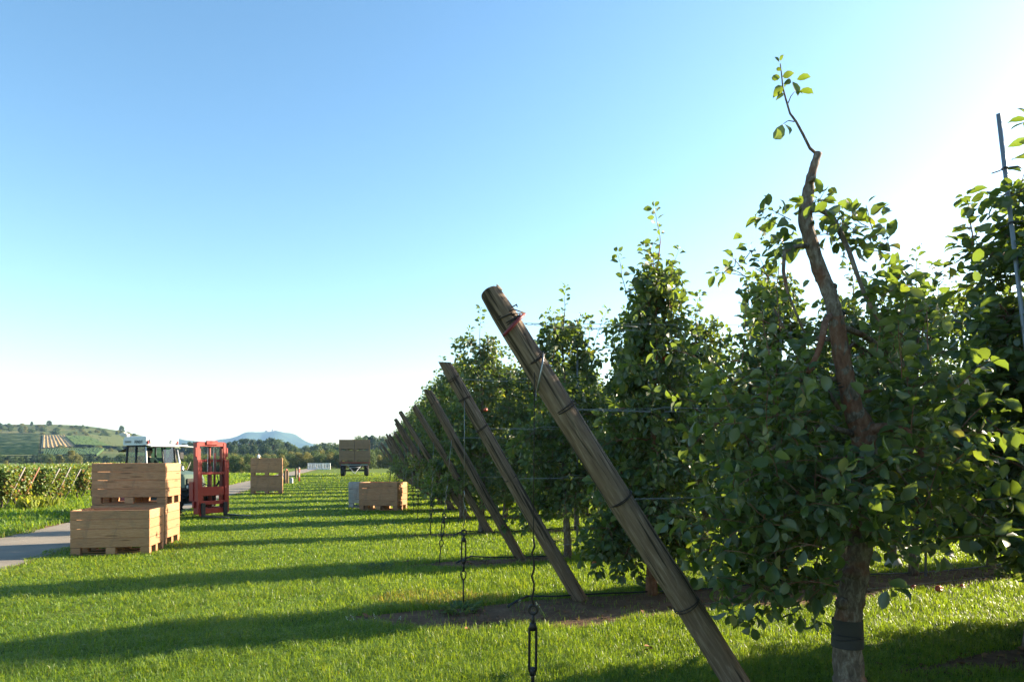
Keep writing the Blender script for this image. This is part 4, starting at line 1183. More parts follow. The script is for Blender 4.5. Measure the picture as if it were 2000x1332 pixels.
def row(i, ss, Hs=None, kinds=None, sc=1.0, first_rz=None):
    p = np.array(POSTS[i])
    for j, s in enumerate(ss):
        rz_ = R(19.5) + (math.pi if AT_R.random() < .5 else 0) + AT_R.uniform(-.12, .12)
        q = p + ROWDIR * s + np.array([AT_R.uniform(-.05, .05), AT_R.uniform(-.06, .06)])
        H = (Hs[j] if Hs and j < len(Hs) and Hs[j] else AT_R.uniform(3.75, 4.35))
        k = kinds[j] if kinds and j < len(kinds) else AT_R.randrange(5)
        if i == 1: lab = 'apple tree standing %s to the right of the large crooked one in the front row' % ['next', 'second', 'third', 'fourth', 'fifth', 'sixth'][j]
        elif i == 0: lab = 'apple tree of the row on the camera side, outside the picture'
        elif j == 0: lab = 'end tree of the %s apple row, beside its leaning post' % ORD[i]
        elif j == 1: lab = 'second tree from the end of the %s apple row' % ORD[i]
        elif j == 2: lab = 'third tree from the end of the %s apple row' % ORD[i]
        else: lab = 'leafy apple tree deep in the %s apple row' % ORD[i]
        put_apple(k, q[0], q[1], H, first_rz if (first_rz is not None and j == 0) else rz_, lab, sc)
        TREE_AT[(i, j)] = q
row(1, [2.85, 4.3, 5.7, 7.3, 8.9], [4.25, 4.2, 4.2], [0, 3, 4], 1.3)
row(0, [0.9, 2.5, 4.1, 5.7, 7.3, 8.9])
row(2, [0.92, 2.55, 3.7, 4.9, 6.3, 7.7, 9.1, 10.5], [4.35, 4.25, 4.0, 4.3], [5, 3, 2, 4], .8, R(19.5))
row(3, [0.75, 2.0, 3.3, 4.6, 5.9, 7.3, 8.6, 10.0], [4.2, 4.3, 4.3], [4, 0, 2], .8)
row(4, [-0.18, 0.85, 2.0, 3.2, 4.5, 5.8, 7.2, 8.6], [4.6, 4.0, 4.1, 4, 4, 4, 4, 4], [0, 3, 3, 1, 3, 1, 3, 1], .55)
for i in range(5, 9): row(i, [-0.12, 1.0, 2.1, 3.3, 4.6, 5.9], [4.5, 4.4, 4.5, 4.4, 4.4, 4.4])
for i in range(9, 13): row(i, [0.0, 1.2, 2.4, 3.6], [4.4, 4.4, 4.4, 4.4])
for i in range(13, 19): row(i, [0.0, 1.3, 2.6])

# stakes
def stake(x, y, H, lab, lean=0.0, conc=False, ties=((0.95, 1),), r_=0.016):
    root = empty('tree_stake', (x, y, 0))
    m = MB(); m.tube([(0, 0, -0.1), (lean * .5, 0, H * .5), (lean, 0, H)], r_, 10); m.build('pole', M_STAKE, root)
    if conc:
        m = MB(); m.lathe([(0.0, -.05), (.12, -.05), (.115, .05), (.08, .13), (.045, .15), (.0, .15)], n=12); m.build('concrete_foot', M_CONC, root)
    for f, sg in ties:
        m = MB(); z = H * f; m.ring((lean * f, 0, z), (0, .1, 1), r_ * 1.3, .006, 12, 5)
        m.tube([(lean * f + .01, -.015, z), (lean * f + .09, -.01, z + .012), (lean * f + .14, 0, z + .0)], .006, 5)
        m.tube([(lean * f - .01, -.015, z), (lean * f - .06, -.03, z - .03), (lean * f - .13, -.04, z - .055)], .005, 5)
        m.build('tie', M_HOSE, root)
    tag(root, lab, 'stake', 'grey tree stakes')
p = TREE_AT[(1, 0)]
tp = AT(1950, 223, 5.3)
stake(tp[0] + .5, 5.3, tp[2], 'grey zinc stake sticking out above the crown at the right picture edge', ties=((.90, 1), (.8, 1)), lean=-.5)
tp = AT(1272, 540, 8.1)
stake(tp[0] - .03, 8.1, tp[2], 'grey stake beside the end tree of the second row', ties=((.86, 1), (.6, 1)), r_=.019)
g = G(1745, 1108)
stake(g[0], g[1], 2.6, 'grey stake standing in a concrete foot behind the large crooked tree', conc=True, ties=(), r_=.045)
for (i, j) in ((2, 1), (3, 0), (3, 1), (4, 1), (2, 3)):
    q = TREE_AT[(i, j)]
    stake(q[0] + .12, q[1] - .1, 3.3, 'grey stake beside the %s tree of the %s row' % (['end', 'second', 'third', 'fourth'][j], ORD[i]), ties=((.7, 1),))

# apples, fallen leaves, weeds
def apple(loc, label, s=1.0, hang=True):
    m = MB(); prof = []
    for k in range(13):
        a = math.pi * k / 12
        rr_ = .036 * math.sin(a) * (1 + .12 * math.cos(a)); z = -.033 * math.cos(a)
        if k > 9: z -= .006 * (k - 9)
        prof.append((max(rr_, .0005), z))
    m.lathe(prof, n=16)
    o = m.build('apple', M_APPLE); o.location = loc; o.scale = (s, s, s)
    m = MB(); m.tube([(0, 0, .012), (.004, 0, .03), (.01, 0, .05 if not hang else .09)], .0018, 5); m.build('stem', M_BARK, o)
    o.rotation_euler = (0, 0, 1.0) if hang else (1.2, .4, .5)
    tag(o, label, 'apple', 'red apples')
apple(AT(1163, 1100, 7.62), 'red apple hanging lowest under the end tree of the second row', 1.15)
apple(AT(1560, 728, 8.3), 'red apple half hidden left of the crooked trunk')
apple(AT(1092, 765, 10.3), 'red apple in the foliage just right of the nearest post')
apple(AT(948, 800, 13.7), 'red apple in the crown behind the second post', 1.2)
apple(AT(1300, 700, 7.8), 'small red apple near the stake of the second row')
def on_ground(px, py, z=0.03):
    g = G(px, py); return (g[0], g[1], z)
apple(on_ground(1834, 1158, .05), 'fallen red and yellow apple lying at the grass edge below the trees', 1.2, False)
apple(on_ground(1785, 1152), 'dark red fallen apple on the shaded soil left of the lit one', 1.0, False)
apple(on_ground(1105, 1008, .03), 'fallen red apple beneath the far trees right of the second post', 1.5, False)
apple(on_ground(1880, 1150), 'fallen apple lying on soil at the right picture side', .9, False)
M_DRY = plain('dry_leaf', (0.20, 0.10, 0.045), 0.8, 0.2, scale=30)
def dry(px, py, rz, s, lab):
    P = np.zeros((1, 3)); V, F, LP, t = leaf_arrays(P, [[1, 0, .15]], [[.2, .1, 1]], [s], [1.0], np.random.default_rng(int(px)))
    o = np_mesh('fallen_leaf', V, F, LP, t, M_DRY); o.location = on_ground(px, py, .07); o.rotation_euler = (.3, .4, rz)
    tag(o, lab, 'leaf', 'fallen dry leaves')
dry(1258, 1278, .5, .09, 'brown curled leaf lying in the grass left of the nearest post foot')
dry(1275, 1284, 2.6, .08, 'second brown leaf touching the curled one in the grass')
dry(908, 1243, 1.0, .07, 'pale dry leaf on the lit grass below the soil strip')
dry(1482, 1222, 2.0, .06, 'small yellow leaf on the grass left of the large trunk')
# leaf litter and clods lying on the bare soil
def litter():
    rg_ = np.random.default_rng(55); P, A, N_, S_, T_ = [], [], [], [], []
    for (p, s0, s1, near, far, L, wd) in SOILS[:4]:
        for k in range(170):
            s = rg_.uniform(s0 + .1, 7); q = rg_.uniform(-near * .95, far + .15)
            c = p + ROWDIR * s + np.array([-ROWDIR[1], ROWDIR[0]]) * q
            a = rg_.uniform(0, 6.28)
            P.append((c[0], c[1], .014 + rg_.uniform(0, .012))); A.append((math.cos(a), math.sin(a), rg_.normal(0, .25))); N_.append((rg_.normal(0, .3), rg_.normal(0, .3), 1)); S_.append(rg_.uniform(.03, .085)); T_.append(rg_.random())
    V, F, LP, t = leaf_arrays(P, A, N_, S_, T_, rg_, .9)
    tag(np_mesh('leaf_litter', V, F, LP, t, M_DRY), 'dry brown leaf litter strewn over the bare soil strips', 'leaf litter', kind='stuff')
    m = MB(); rc = random.Random(8)
    for (p, s0, s1, near, far, L, wd) in SOILS[:4]:
        for k in range(260):
            s = rc.uniform(s0 + .2, 7); q = rc.uniform(-near * .9, far)
            c = p + ROWDIR * s + np.array([-ROWDIR[1], ROWDIR[0]]) * q
            r_ = rc.uniform(.008, .030)
            V = [(c[0] + r_ * rc.uniform(.6, 1.2) * math.cos(a), c[1] + r_ * rc.uniform(.6, 1.2) * math.sin(a), z) for z in (0, r_ * .6) for a in (0, 1.26, 2.5, 3.77, 5.03)] + [(c[0], c[1], r_ * rc.uniform(.8, 1.1))]
            fs = [(k2, (k2 + 1) % 5, 5 + (k2 + 1) % 5, 5 + k2) for k2 in range(5)] + [(5 + k2, 5 + (k2 + 1) % 5, 10) for k2 in range(5)]
            m.add(V, fs, rc.random(), smooth=True)
    tag(m.build('soil_clods', M_SOIL), 'small earth clods on the bare soil strips', 'soil', kind='stuff')
litter()
M_WEED = plain('weed_stem', (0.16, 0.20, 0.07), 0.8, 0.2)
M_FLOWER = plain('pale_flower', (0.62, 0.62, 0.55), 0.8, 0.2)
def weed(px, py, H, lean, lab):
    root = empty('flowering_weed', on_ground(px, py, 0))
    m = MB(); m.tube([(0, 0, 0), (lean * .3, 0, H * .5), (lean, .01, H)], .0032, 5)
    rg_ = random.Random(int(px))
    for k in range(7):
        f = .3 + .09 * k; a = rg_.uniform(0, 6.28)
        m.tube([(lean * f, 0, H * f), (lean * f + .02 * math.cos(a), .02 * math.sin(a), H * f + .018)], .0018, 4)
    m.build('stem', M_WEED, root)
    m = MB()
    for k in range(6):
        f = .72 + .055 * k; a = rg_.uniform(0, 6.28); q = .012 * (1.1 - f)
        m.lathe([(.0005, -.004), (.0036, 0), (.0005, .005)], (lean * f + q * 3 * math.cos(a), q * 3 * math.sin(a), H * f), n=6)
    m.build('flower_head', M_FLOWER, root)
    tag(root, lab, 'weed', 'flowering weeds at the soil edge')
weed(1066, 1215, .19, -.09, 'tall pale weed leaning left beside the nearest turnbuckle')
weed(693, 1229, .12, -.08, 'leftmost of the small white flowered weeds at the soil edge')
weed(705, 1229, .13, -.09, 'white flowered weed second from the left at the soil edge')
weed(750, 1228, .14, -.10, 'white flowered weed in the middle of the soil edge')
weed(772, 1224, .10, .05, 'short white flowered weed right of the middle at the soil edge')
weed(1012, 1190, .10, .02, 'tiny weed on the soil left of the nearest turnbuckle')
M_CLUMP = leaf_mat('weed_leaves', [(0.0, (0.03, 0.075, 0.025)), (1.0, (0.07, 0.14, 0.035))], (0.1, 0.15, 0.08), (2, 2, 1))
def clump(px, py, rad, n, L, lab, seed):
    rg_ = np.random.default_rng(seed); P, A, N_ = [], [], []
    for k in range(n):
        a = rg_.uniform(0, 6.28); q = rad * math.sqrt(rg_.random()); el = rg_.uniform(.2, 1.1)
        P.append((q * math.cos(a), q * math.sin(a), rg_.uniform(0, .05))); A.append((math.cos(a), math.sin(a), el)); N_.append((rg_.normal(0, .3), rg_.normal(0, .3), 1))
    V, F, LP, t = leaf_arrays(P, A, N_, rg_.uniform(L * .6, L * 1.2, n), rg_.random(n), rg_, .6)
    o = np_mesh('weed_clump', V, F, LP, t, M_CLUMP); o.location = on_ground(px, py, 0)
    tag(o, lab, 'weed', 'leafy weed clumps')
clump(900, 1196, .16, 90, .09, 'grey green weed clump on the soil strip below the slim turnbuckle', 1)
clump(1985, 1128, .2, 90, .09, 'bright leafy weed at the right picture edge on the soil', 2)
clump(1100, 1060, .22, 90, .11, 'dark weed clump behind the second post', 3)
clump(735, 1112, .25, 120, .06, 'low weed patch at the left end of the third soil strip', 4)
clump(1290, 1150, .2, 70, .10, 'weeds round the trunk of the end tree in the second row', 5)
# ---------------------------------------------------------------- vineyard on the left
M_VPOST_R = plain('red_brown_stake', (0.30, 0.14, 0.09), 0.8, 0.2, scale=10)
M_VPOST_G = plain('grey_vine_stake', (0.24, 0.22, 0.20), 0.7, 0.3, scale=10)
VR = random.Random(21)
def vine_row(i, x, y, length, Hh, full=True):
    root = empty('vine_row', (x, y, 0), math.pi + R(20))
    # local +x runs away from the lane, into the vineyard
    r = np.random.default_rng(300 + i)
    n = int(900 * length)
    xs = r.random(n) ** 1.5 * length
    hz = r.beta(1.6, 1.3, n) * (Hh - 0.32) + 0.32
    top = 0.10 * np.sin(xs * 5 + i) + 0.07 * np.sin(xs * 13)
    keepz = hz < Hh + top
    ys_ = r.normal(0, 0.12, n) * np.where(hz < .6, .6, 1)
    P = np.stack([xs - .12 + .1 * r.normal(size=n), ys_, hz], 1)
    A = np.stack([r.normal(0, .6, n), np.sign(ys_) * .5 + r.normal(0, .6, n), -.4 + r.normal(0, .4, n)], 1)
    N_ = np.stack([-.5 + r.normal(0, .6, n), np.sign(ys_) * .6 + r.normal(0, .4, n), .6 + r.normal(0, .3, n)], 1)
    red = np.exp(-((xs - .1) / .5) ** 2) * (0.25 + .55 * ((i * 7) % 5 > 1)) * np.clip(1.5 - hz, .2, 1)
    t = np.clip(r.normal(.52, .2, n), 0, .86); t = np.where(r.random(n) < .45 * red, r.uniform(.88, 1, n), t)
    k = keepz
    V, F, LP, tt = leaf_arrays(P[k], A[k], N_[k], r.uniform(.055, .10, k.sum()), t[k], r, 1.45)
    np_mesh('foliage', V, F, LP, tt, M_VINE, root)
    rg_ = random.Random(i)
    for q in range(int(min(4, length / 1.1)) + 1):
        m = MB(); xx = .18 + 1.05 * q; a = rg_.uniform(-.12, .12)
        m.tube([(xx, 0, -.05), (xx + a * .5, .03, .22), (xx - a, -.02, .45), (xx - a * .4, 0, .62), (xx + .2, 0, .8)], [.034, .028, .026, .022, .01], 7, jitter=.15, rng=rg_)
        m.build('trunk', M_BARK, root)
    m = MB(); m.tube([(.12, 0.04, -.05), (.12 - .58 , 0.04, Hh * rg_.uniform(.88, 1.0))], .020, 8)
    m.build('end_stake', M_VPOST_R if i == 2 else M_VPOST_G, root)
    m = MB()
    for zz in (.55, .85, 1.1): m.tube([(-.0, 0, zz), (length, 0, zz)], .002, 4, cap=False)
    m.build('wire', M_WIRE, root)
    side = ['vine row just outside the left picture edge', 'leftmost vine row in the picture, cut by the picture edge', 'vine row with a reddish brown slanted end stake', 'vine row with a grey end stake, third from the left picture edge', 'vine row with a grey end stake, fourth from the left picture edge', 'vine row with a grey end stake, fifth from the left picture edge', 'vine row with a grey end stake, sixth from the left picture edge', 'last vine row showing left of the stacked crates']
    lab = side[i] if i < len(side) else 'vine row farther back behind the stacked crates'
    tag(root, lab, 'vines', 'vine rows beside the lane')
vy = [19.5, 20.8, 21.9, 23.0, 24.0, 25.1, 26.2, 27.3, 28.4, 29.7, 31.0, 32.4, 34, 36, 38, 40]
for i, y in enumerate(vy):
    x = -15.4 - 0.2 * (y - 20.8) + VR.uniform(-.12, .12)
    vine_row(i, x, y, 6.5 if i < 8 else 5.0, 1.30 + VR.uniform(-.05, .08))
grp = None
# tall verge plants below the vines
for (px, py, s, lab) in ((62, 996, 1.0, 'orange dry weed tuft below the vines, left one'), (80, 994, .9, 'yellow dry weed tuft below the vines, right one')):
    rg_ = np.random.default_rng(px); n = 120; P = np.stack([rg_.normal(0, .22, n), rg_.normal(0, .15, n), rg_.uniform(0, .1, n)], 1)
    A = np.stack([rg_.normal(0, .4, n), rg_.normal(0, .4, n), np.ones(n)], 1); N_ = rg_.normal(0, 1, (n, 3))
    V, F, LP, t = leaf_arrays(P, A, N_, rg_.uniform(.2, .4, n), rg_.uniform(.8, .95, n), rg_, .25)
    o = np_mesh('dry_weed', V, F, LP, t, M_GRASS); g = G(px, py); o.location = (g[0], g[1], 0); tag(o, lab, 'weed', 'dry weeds under the vines')

# ---------------------------------------------------------------- wooden fruit bins
BW, BD, BH = 1.22, 0.82, 0.765
def make_bin(mx, my, mz, seed, skid=True):
    """origin: middle of the footprint on the ground; front looks to -y"""
    rg_ = random.Random(seed)
    root = empty('fruit_bin')
    z0 = 0.135; bt = 0.024; nb = 4; gap = 0.0035
    hb = (BH - z0 + 0.0) / nb
    def panel(side):
        m = MB()
        for k in range(nb):
            zc = z0 + hb * (k + .5); g2 = gap if k else 0
            hgt = hb - gap - rg_.uniform(0, .003)
            tin = rg_.random()
            off = rg_.uniform(-.003, .003)
            rot = Matrix.Rotation(rg_.uniform(-.0025, .0025), 3, 'Y') if side in 'fb' else Matrix.Rotation(rg_.uniform(-.0025, .0025), 3, 'X')
            if side == 'f': m.box((0, -BD / 2 + bt / 2, zc), (BW + off, bt, hgt), rot, tin, bev=.0035)
            if side == 'b': m.box((0, BD / 2 - bt / 2, zc), (BW + off, bt, hgt), rot, tin, bev=.0035)
            if side == 'l': m.box((-BW / 2 + bt / 2, 0, zc), (bt, BD - 2 * bt - .004, hgt), rot, tin, bev=.0035)
            if side == 'r': m.box((BW / 2 - bt / 2, 0, zc), (bt, BD - 2 * bt - .004, hgt), rot, tin, bev=.0035)
        # nail heads belong to the boards
        return m
    panel('f').build('front_panel', mx, root); panel('b').build('back_panel', mx, root)
    panel('l').build('side_panel', my, root); panel('r').build('side_panel', my, root)
    for sx in (-1, 1):
        for sy in (-1, 1):
            m = MB()
            c = (sx * (BW / 2 - bt - .033), sy * (BD / 2 - bt - .033), (z0 + BH) / 2 - .005)
            m.prism([(-.032, -.032), (.032, -.032), (-.032, .032)], 0, 1)   # triangular corner batten
            V = [(c[0] - sx * (x), c[1] - sy * (zz), z0 + .02 + y * (BH - z0 - .04)) for (x, y, zz) in m.v]
            m.v = V; m.t = [rg_.random()] * len(V)
            m.build('corner_post', mz, root)
    m = MB()
    for k in range(6):
        m.box((-BW / 2 + bt + .09 + k * (BW - 2 * bt - .18) / 5, 0, z0 + .012), (.18, BD - 2 * bt - .03, .02), None, rg_.random())
    m.build('floor_boards', my, root)
    for sx in (-1, 0, 1):
        for sy in (-1, 0, 1):
            m = MB(); m.box((sx * (BW / 2 - .075) + (0 if sx else 0), sy * (BD / 2 - .055), .078), (.145, .105, .108), None, rg_.random(), bev=.004)
            m.build('foot_block', mx, root)
    for sy in (-1, 0, 1):
        m = MB(); m.box((0, sy * (BD / 2 - .055), .012), (BW - .004, .10, .020), None, rg_.random(), bev=.003); m.build('skid_board', mx, root)
    return root
BINP = make_bin(M_PINE_X, M_PINE_Y, M_PINE_Z, 3)
BINO = make_bin(M_OLD_X, M_OLD_X, M_OLD_X, 4)
BING = make_bin(M_GREY_X, M_GREY_X, M_PINE_Z, 5)
BIN_USED = set()
def put_bin(proto, x, y, z, rz, label, group, corner=None, sc=(1, 1, 1)):
    """corner: which footprint corner sits at x, y"""
    o = proto if proto.name not in BIN_USED else copy_tree(proto); BIN_USED.add(proto.name)
    if corner:
        lx = {'l': -BW / 2, 'r': BW / 2}[corner[0]]; ly = -BD / 2
        x -= lx * math.cos(rz) - ly * math.sin(rz); y -= lx * math.sin(rz) + ly * math.cos(rz)
    o.location = (x, y, z); o.rotation_euler = (0, 0, rz); o.scale = sc
    tag(o, label, 'crate', group)
    if z < .1: FOOT.append((x, y, BW / 2 - .01, BD / 2 - .01, rz))
    return o, (x, y)
put_bin(BINP, -7.061, 10.84, 0, R(11), 'single pine fruit crate standing in front of the two stacked crates', 'pine fruit crates', 'l', (.96, .92, .95))
o, c = put_bin(BINP, -6.185, 12.17, 0, R(9.5), 'lower pine crate of the stack in front of the tractor', 'pine fruit crates', 'r', (1, 1, .965))
put_bin(BINP, c[0] + .01, c[1] + .01, BH * .965 + .002, R(8.7), 'upper pine crate of the stack in front of the tractor, hiding the cab base', 'pine fruit crates', None, (1, 1, .96))
o, c = put_bin(BINP, -11.32, 29.65, 0, R(16), 'lower pine crate of the distant stack beside the lane', 'pine fruit crates', 'l', (1.07, 1, 1.02))
put_bin(BINP, c[0], c[1], BH * 1.02 + .003, R(17), 'upper pine crate of the distant stack beside the lane, a white jug on its rim', 'pine fruit crates', None, (1.07, 1, 1.03))
midc = c
put_bin(BINP, -4.588, 20.45, 0, R(-12), 'open crate lying in half shade by the receding posts, its right side sunlit', 'pine fruit crates', 'l', (1, 1, 1.10))
put_bin(BING, -5.15, 21.5, 0, R(11), 'pale grey crate half hidden behind the crate by the receding posts', None, 'l', (1, 1, 1.04))
# white jug on the rim of the distant stack
root = empty('jug'); ct, st = math.cos(R(17)), math.sin(R(17))
lx, ly = -.33, -BD / 2 + .06
root.location = (midc[0] + lx * ct - ly * st, midc[1] + lx * st + ly * ct, BH * 2.05 + .002)
m = MB(); m.lathe([(.001, 0), (.055, 0), (.058, .02), (.058, .10), (.03, .145), (.022, .15), (.022, .165), (.001, .165)], n=14); m.build('body', M_WHITE, root)
m = MB(); m.lathe([(.024, .163), (.024, .185), (.001, .187)], n=12); m.build('cap', M_RUSTRED, root)
m = MB(); m.tube([(.054, 0, .05), (.085, 0, .07), (.082, 0, .115), (.035, 0, .14)], .008, 6); m.build('handle', M_WHITE, root)
m = MB(); m.box((0, .0, -.008), (.22, .16, .014), None, .4); m.build('lid_board', M_PINE_X, root)
tag(root, 'small white jug on top of the distant crate stack', 'jug')

# ---------------------------------------------------------------- trailer with crates, far along the headland
TX, TY, TA = -13.72, 59.5, math.atan2(-0.228, 1) * -1      # heading towards the camera along the lane
root = empty('farm_trailer', (TX, TY, 0), math.atan2(0.222, 1))
# local: -y looks at the camera, +y runs away
m = MB(); m.box((0, 2.4, 1.17), (2.62, 4.8, .10), None, .5, bev=.02)
for k in (-1, 1): m.box((k * 1.29, 2.4, 1.26), (.05, 4.8, .10)); 
m.box((0, 0.0, 1.235), (2.5, .05, .11))
m.build('bed', M_RUSTRED, root)
m = MB()
for k in (-1, 1): m.box((k * .45, 2.4, 1.03), (.12, 4.6, .17))
for yy in (.5, 2.4, 4.2): m.box((0, yy, 1.03), (.78, .1, .12))
m.build('chassis', M_DARKMETAL, root)
m = MB(); m.box((0, .02, .99), (2.3, .05, .09)); m.build('front_beam', M_STAKE, root)
for yy in (.55, 4.1):
    m = MB(); m.box((0, yy, .48), (1.9, .1, .1)); m.box((0, yy, .72), (.9, .3, .42)); m.build('axle', M_DARKMETAL, root)
    for k in (-1, 1):
        m = MB(); m.lathe([(.24, -.17), (.40, -.19), (.475, -.12), (.485, 0), (.475, .12), (.40, .19), (.24, .17), (.24, -.17)], (k * 1.02, yy, .48), 'X', 28)
        for q in range(18):
            a = 2 * math.pi * q / 18
            m.box((k * 1.02, yy + .487 * math.cos(a), .48 + .487 * math.sin(a)), (.3, .045, .025), Matrix.Rotation(a + math.pi / 2, 3, 'X'))
        wl = m.build('tyre', M_RUBBER, root)
        m = MB(); m.lathe([(.001, .06), (.10, .06), (.12, .02), (.22, .02), (.245, .1), (.245, -.1), (.22, -.02), (.001, -.02)], (k * 1.02, yy, .48), 'X', 20); m.build('rim', M_RIM, wl)
m = MB()
for k in (-1, 1): m.tube([(k * .62, .1, .98), (k * .30, -.5, .62), (k * .03, -1.25, .30)], .028, 6)
m.tube([(-.45, -.25, .78), (.45, -.25, .78)], .03, 6)
m.ring((0, -1.36, .29), (0, 0, 1), .06, .025, 14, 6)
m.build('drawbar', M_STAKE, root)
for k in (-1, 1):
    m = MB(); m.box((k * 1.2, -.035, 1.0), (.12, .03, .08)); m.build('reflector', M_REDPL, root)
tag(root, 'farm trailer with white drawbar parked far down the headland, loaded with crates', 'trailer')
rot = root.rotation_euler[2]
first = True
for layer in (0, 1):
    for col in (0, 1):
        for dep in range(4):
            lx, ly = (-.665 + 1.33 * col), .48 + 1.12 * dep
            x = TX + lx * math.cos(rot) - ly * math.sin(rot); y = TY + lx * math.sin(rot) + ly * math.cos(rot)
            z = 1.223 + layer * .985
            where = '%s %s crate on the trailer, %s' % (['lower', 'upper'][layer], ['left', 'right'][col], ['at its front end'] [0] if dep == 0 else ['', 'second from its front end', 'third from its front end', 'at its far end'][dep])
            put_bin(BINO, x, y, z, rot + R(.3 * (col - layer)), where, 'brown crates loaded on the trailer', None, (1.07, 1.3, 1.28))

# ---------------------------------------------------------------- pale slatted crates far off by the orchard bend
def slat_crate(x, y, rz, lab):
    root = empty('slatted_crate', (x, y, 0), rz)
    m = MB()
    for k in range(5):
        for sy in (-1, 1): m.box((-.55 + .275 * k, sy * .5, .5), (.09, .03, .98))
    for k in range(4):
        for sx in (-1, 1): m.box((sx * .62, -.42 + .28 * k, .5), (.03, .12, .98))
    m.build('slats', M_WHITE, root)
    m = MB()
    for z in (.08, .92):
        for sy in (-1, 1): m.box((0, sy * .522, z), (1.24, .012, .12))
    m.box((0, 0, .16), (1.2, .94, .03)); m.build('rails', M_WHITE, root)
    root.scale = (.78, .78, .9)
    tag(root, lab, 'crate', 'pale slatted crates at the lane bend')
g0 = np.array([-27.9, 95.0])
for k, lb in enumerate(('left one of the three pale slatted crates at the far lane bend', 'middle one of the three pale slatted crates at the far lane bend', 'right one of the three pale slatted crates at the far lane bend')):
    slat_crate(g0[0] + 1.0 * k, g0[1] + .2 * k, R(11), lb)

# ---------------------------------------------------------------- marker posts, short posts, kerb stone beside the lane
M_STRIPE = None
def stripe_mat():
    M = NT('red_white_bands'); tc = M.n('ShaderNodeTexCoord'); sp = M.n('ShaderNodeSeparateXYZ'); M.l(tc.outputs['Object'], sp.inputs[0])
    f = M.math('FRACT', M.math('MULTIPLY', sp.outputs[2], 1.7), 0); st = M.math('GREATER_THAN', f, 0.5)
    col = M.mix(st, (0.42, 0.07, 0.05), (0.62, 0.42, 0.36)); M.principled(col, .5, .3); return M.m
M_STRIPE = stripe_mat()
def marker(px, py, H, lab):
    g = G(px, py); m = MB(); m.tube([(0, 0, -.1), (.01, 0, H * .97), (.01, 0, H)], [.055, .055, .03], 10)
    o = m.build('marker_post', M_STRIPE); o.location = (g[0], g[1], 0); tag(o, lab, 'marker post', 'red and white marker posts by the lane')
marker(559, 943, .9, 'left red and white marker post by the lane')
marker(584, 940, .95, 'right red and white marker post by the lane, a little taller')
for (px, py, lab) in ((556.5, 944, 'dark short wooden post left of the left marker post'), (561.5, 943.5, 'dark short wooden post right of the left marker post'), (578, 934, 'dark short wooden post between the two marker posts')):
    g = G(px, py); m = MB(); m.box((0, 0, .36), (.12, .10, .82), None, .6, bev=.015); m.box((0, 0, .78), (.14, .12, .03), None, .8)
    o = m.build('wooden_post', M_OLD_X); o.location = (g[0], g[1], 0); tag(o, lab, 'post', 'short wooden posts by the lane')
g = G(569, 944); root = empty('boundary_stone', (g[0], g[1], 0))
m = MB(); m.prism([(-.09, -.05), (.09, -.05), (.085, .30), (.05, .36), (-.05, .36), (-.085, .30)], -.09, .09); m.build('stone', M_CONC, root)
tag(root, 'pale boundary stone standing between the marker posts', 'stone')

# ---------------------------------------------------------------- tractor with front lift mast
HEAD = R(-31)
hx, hy = math.cos(HEAD), math.sin(HEAD)
TRX, TRY = -7.88 - 1.85 * hx, 18.0 - 1.85 * hy
tr_ = empty('tractor', (TRX, TRY, 0), HEAD)
FOOT.append((TRX, TRY, .2, .2, 0))
def part(name, mat, fn, parent=None):
    m = MB(); fn(m); return m.build(name, mat, parent or tr_)
# chassis and engine
part('chassis', M_DARKMETAL, lambda m: (m.box((.1, 0, .55), (2.6, .34, .30), bev=.03), m.box((-1.1, 0, .62), (.9, .5, .42), bev=.05), m.box((.95, 0, .42), (.14, .82, .14)), m.box((.6, 0, .78), (1.2, .44, .22)), m.tube([(.5, -.24, .8), (.7, -.26, .7), (1.1, -.25, .72)], .03, 6), m.tube([(.2, -.25, .85), (.5, -.28, .62), (1.2, -.27, .55), (1.5, -.24, .5)], .022, 6), m.box((-.1, -.33, .42), (.5, .16, .12)), m.box((-.1, .33, .42), (.5, .16, .12))))
def hood(m):
    pr = [(-.38, .78), (-.38, 1.24), (.2, 1.23), (.62, 1.20), (.98, 1.13), (1.06, 1.02), (1.06, .78)]
    n = len(pr); secs = [(-.29, .94), (-.27, .985), (-.2, 1.0), (.2, 1.0), (.27, .985), (.29, .94)]
    vs = [(x, y, .78 + (z - .78) * s) for (y, s) in secs for (x, z) in pr]
    fs = [tuple(range(n)), tuple((len(secs) - 1) * n + k for k in range(n - 1, -1, -1))]
    for s in range(len(secs) - 1):
        for k in range(n): fs.append((s * n + k, (s + 1) * n + k, (s + 1) * n + (k + 1) % n, s * n + (k + 1) % n))
    m.add(vs, fs)
hd = part('hood', M_GREENPAINT, hood)
part('top_vent', M_DARKMETAL, lambda m: m.box((.1, 0, 1.243), (.6, .40, .02), Matrix.Rotation(.02, 3, 'Y'), bev=.005), hd)
part('side_grille', M_DARKMETAL, lambda m: [m.box((.2 + .09 * k, s * .297, .97), (.03, .012, .18)) for k in range(8) for s in (-1, 1)], hd)
part('front_grille', M_DARKMETAL, lambda m: (m.box((1.075, 0, .92), (.025, .46, .2)), [m.box((1.092, 0, .84 + .04 * k), (.012, .44, .012)) for k in range(5)]))
for s in (-1, 1):
    part('headlight', M_LENS, lambda m: m.lathe([(.001, .03), (.05, .025), (.06, 0), (.055, -.03)], (1.08, s * .19, .80), 'X', 14))
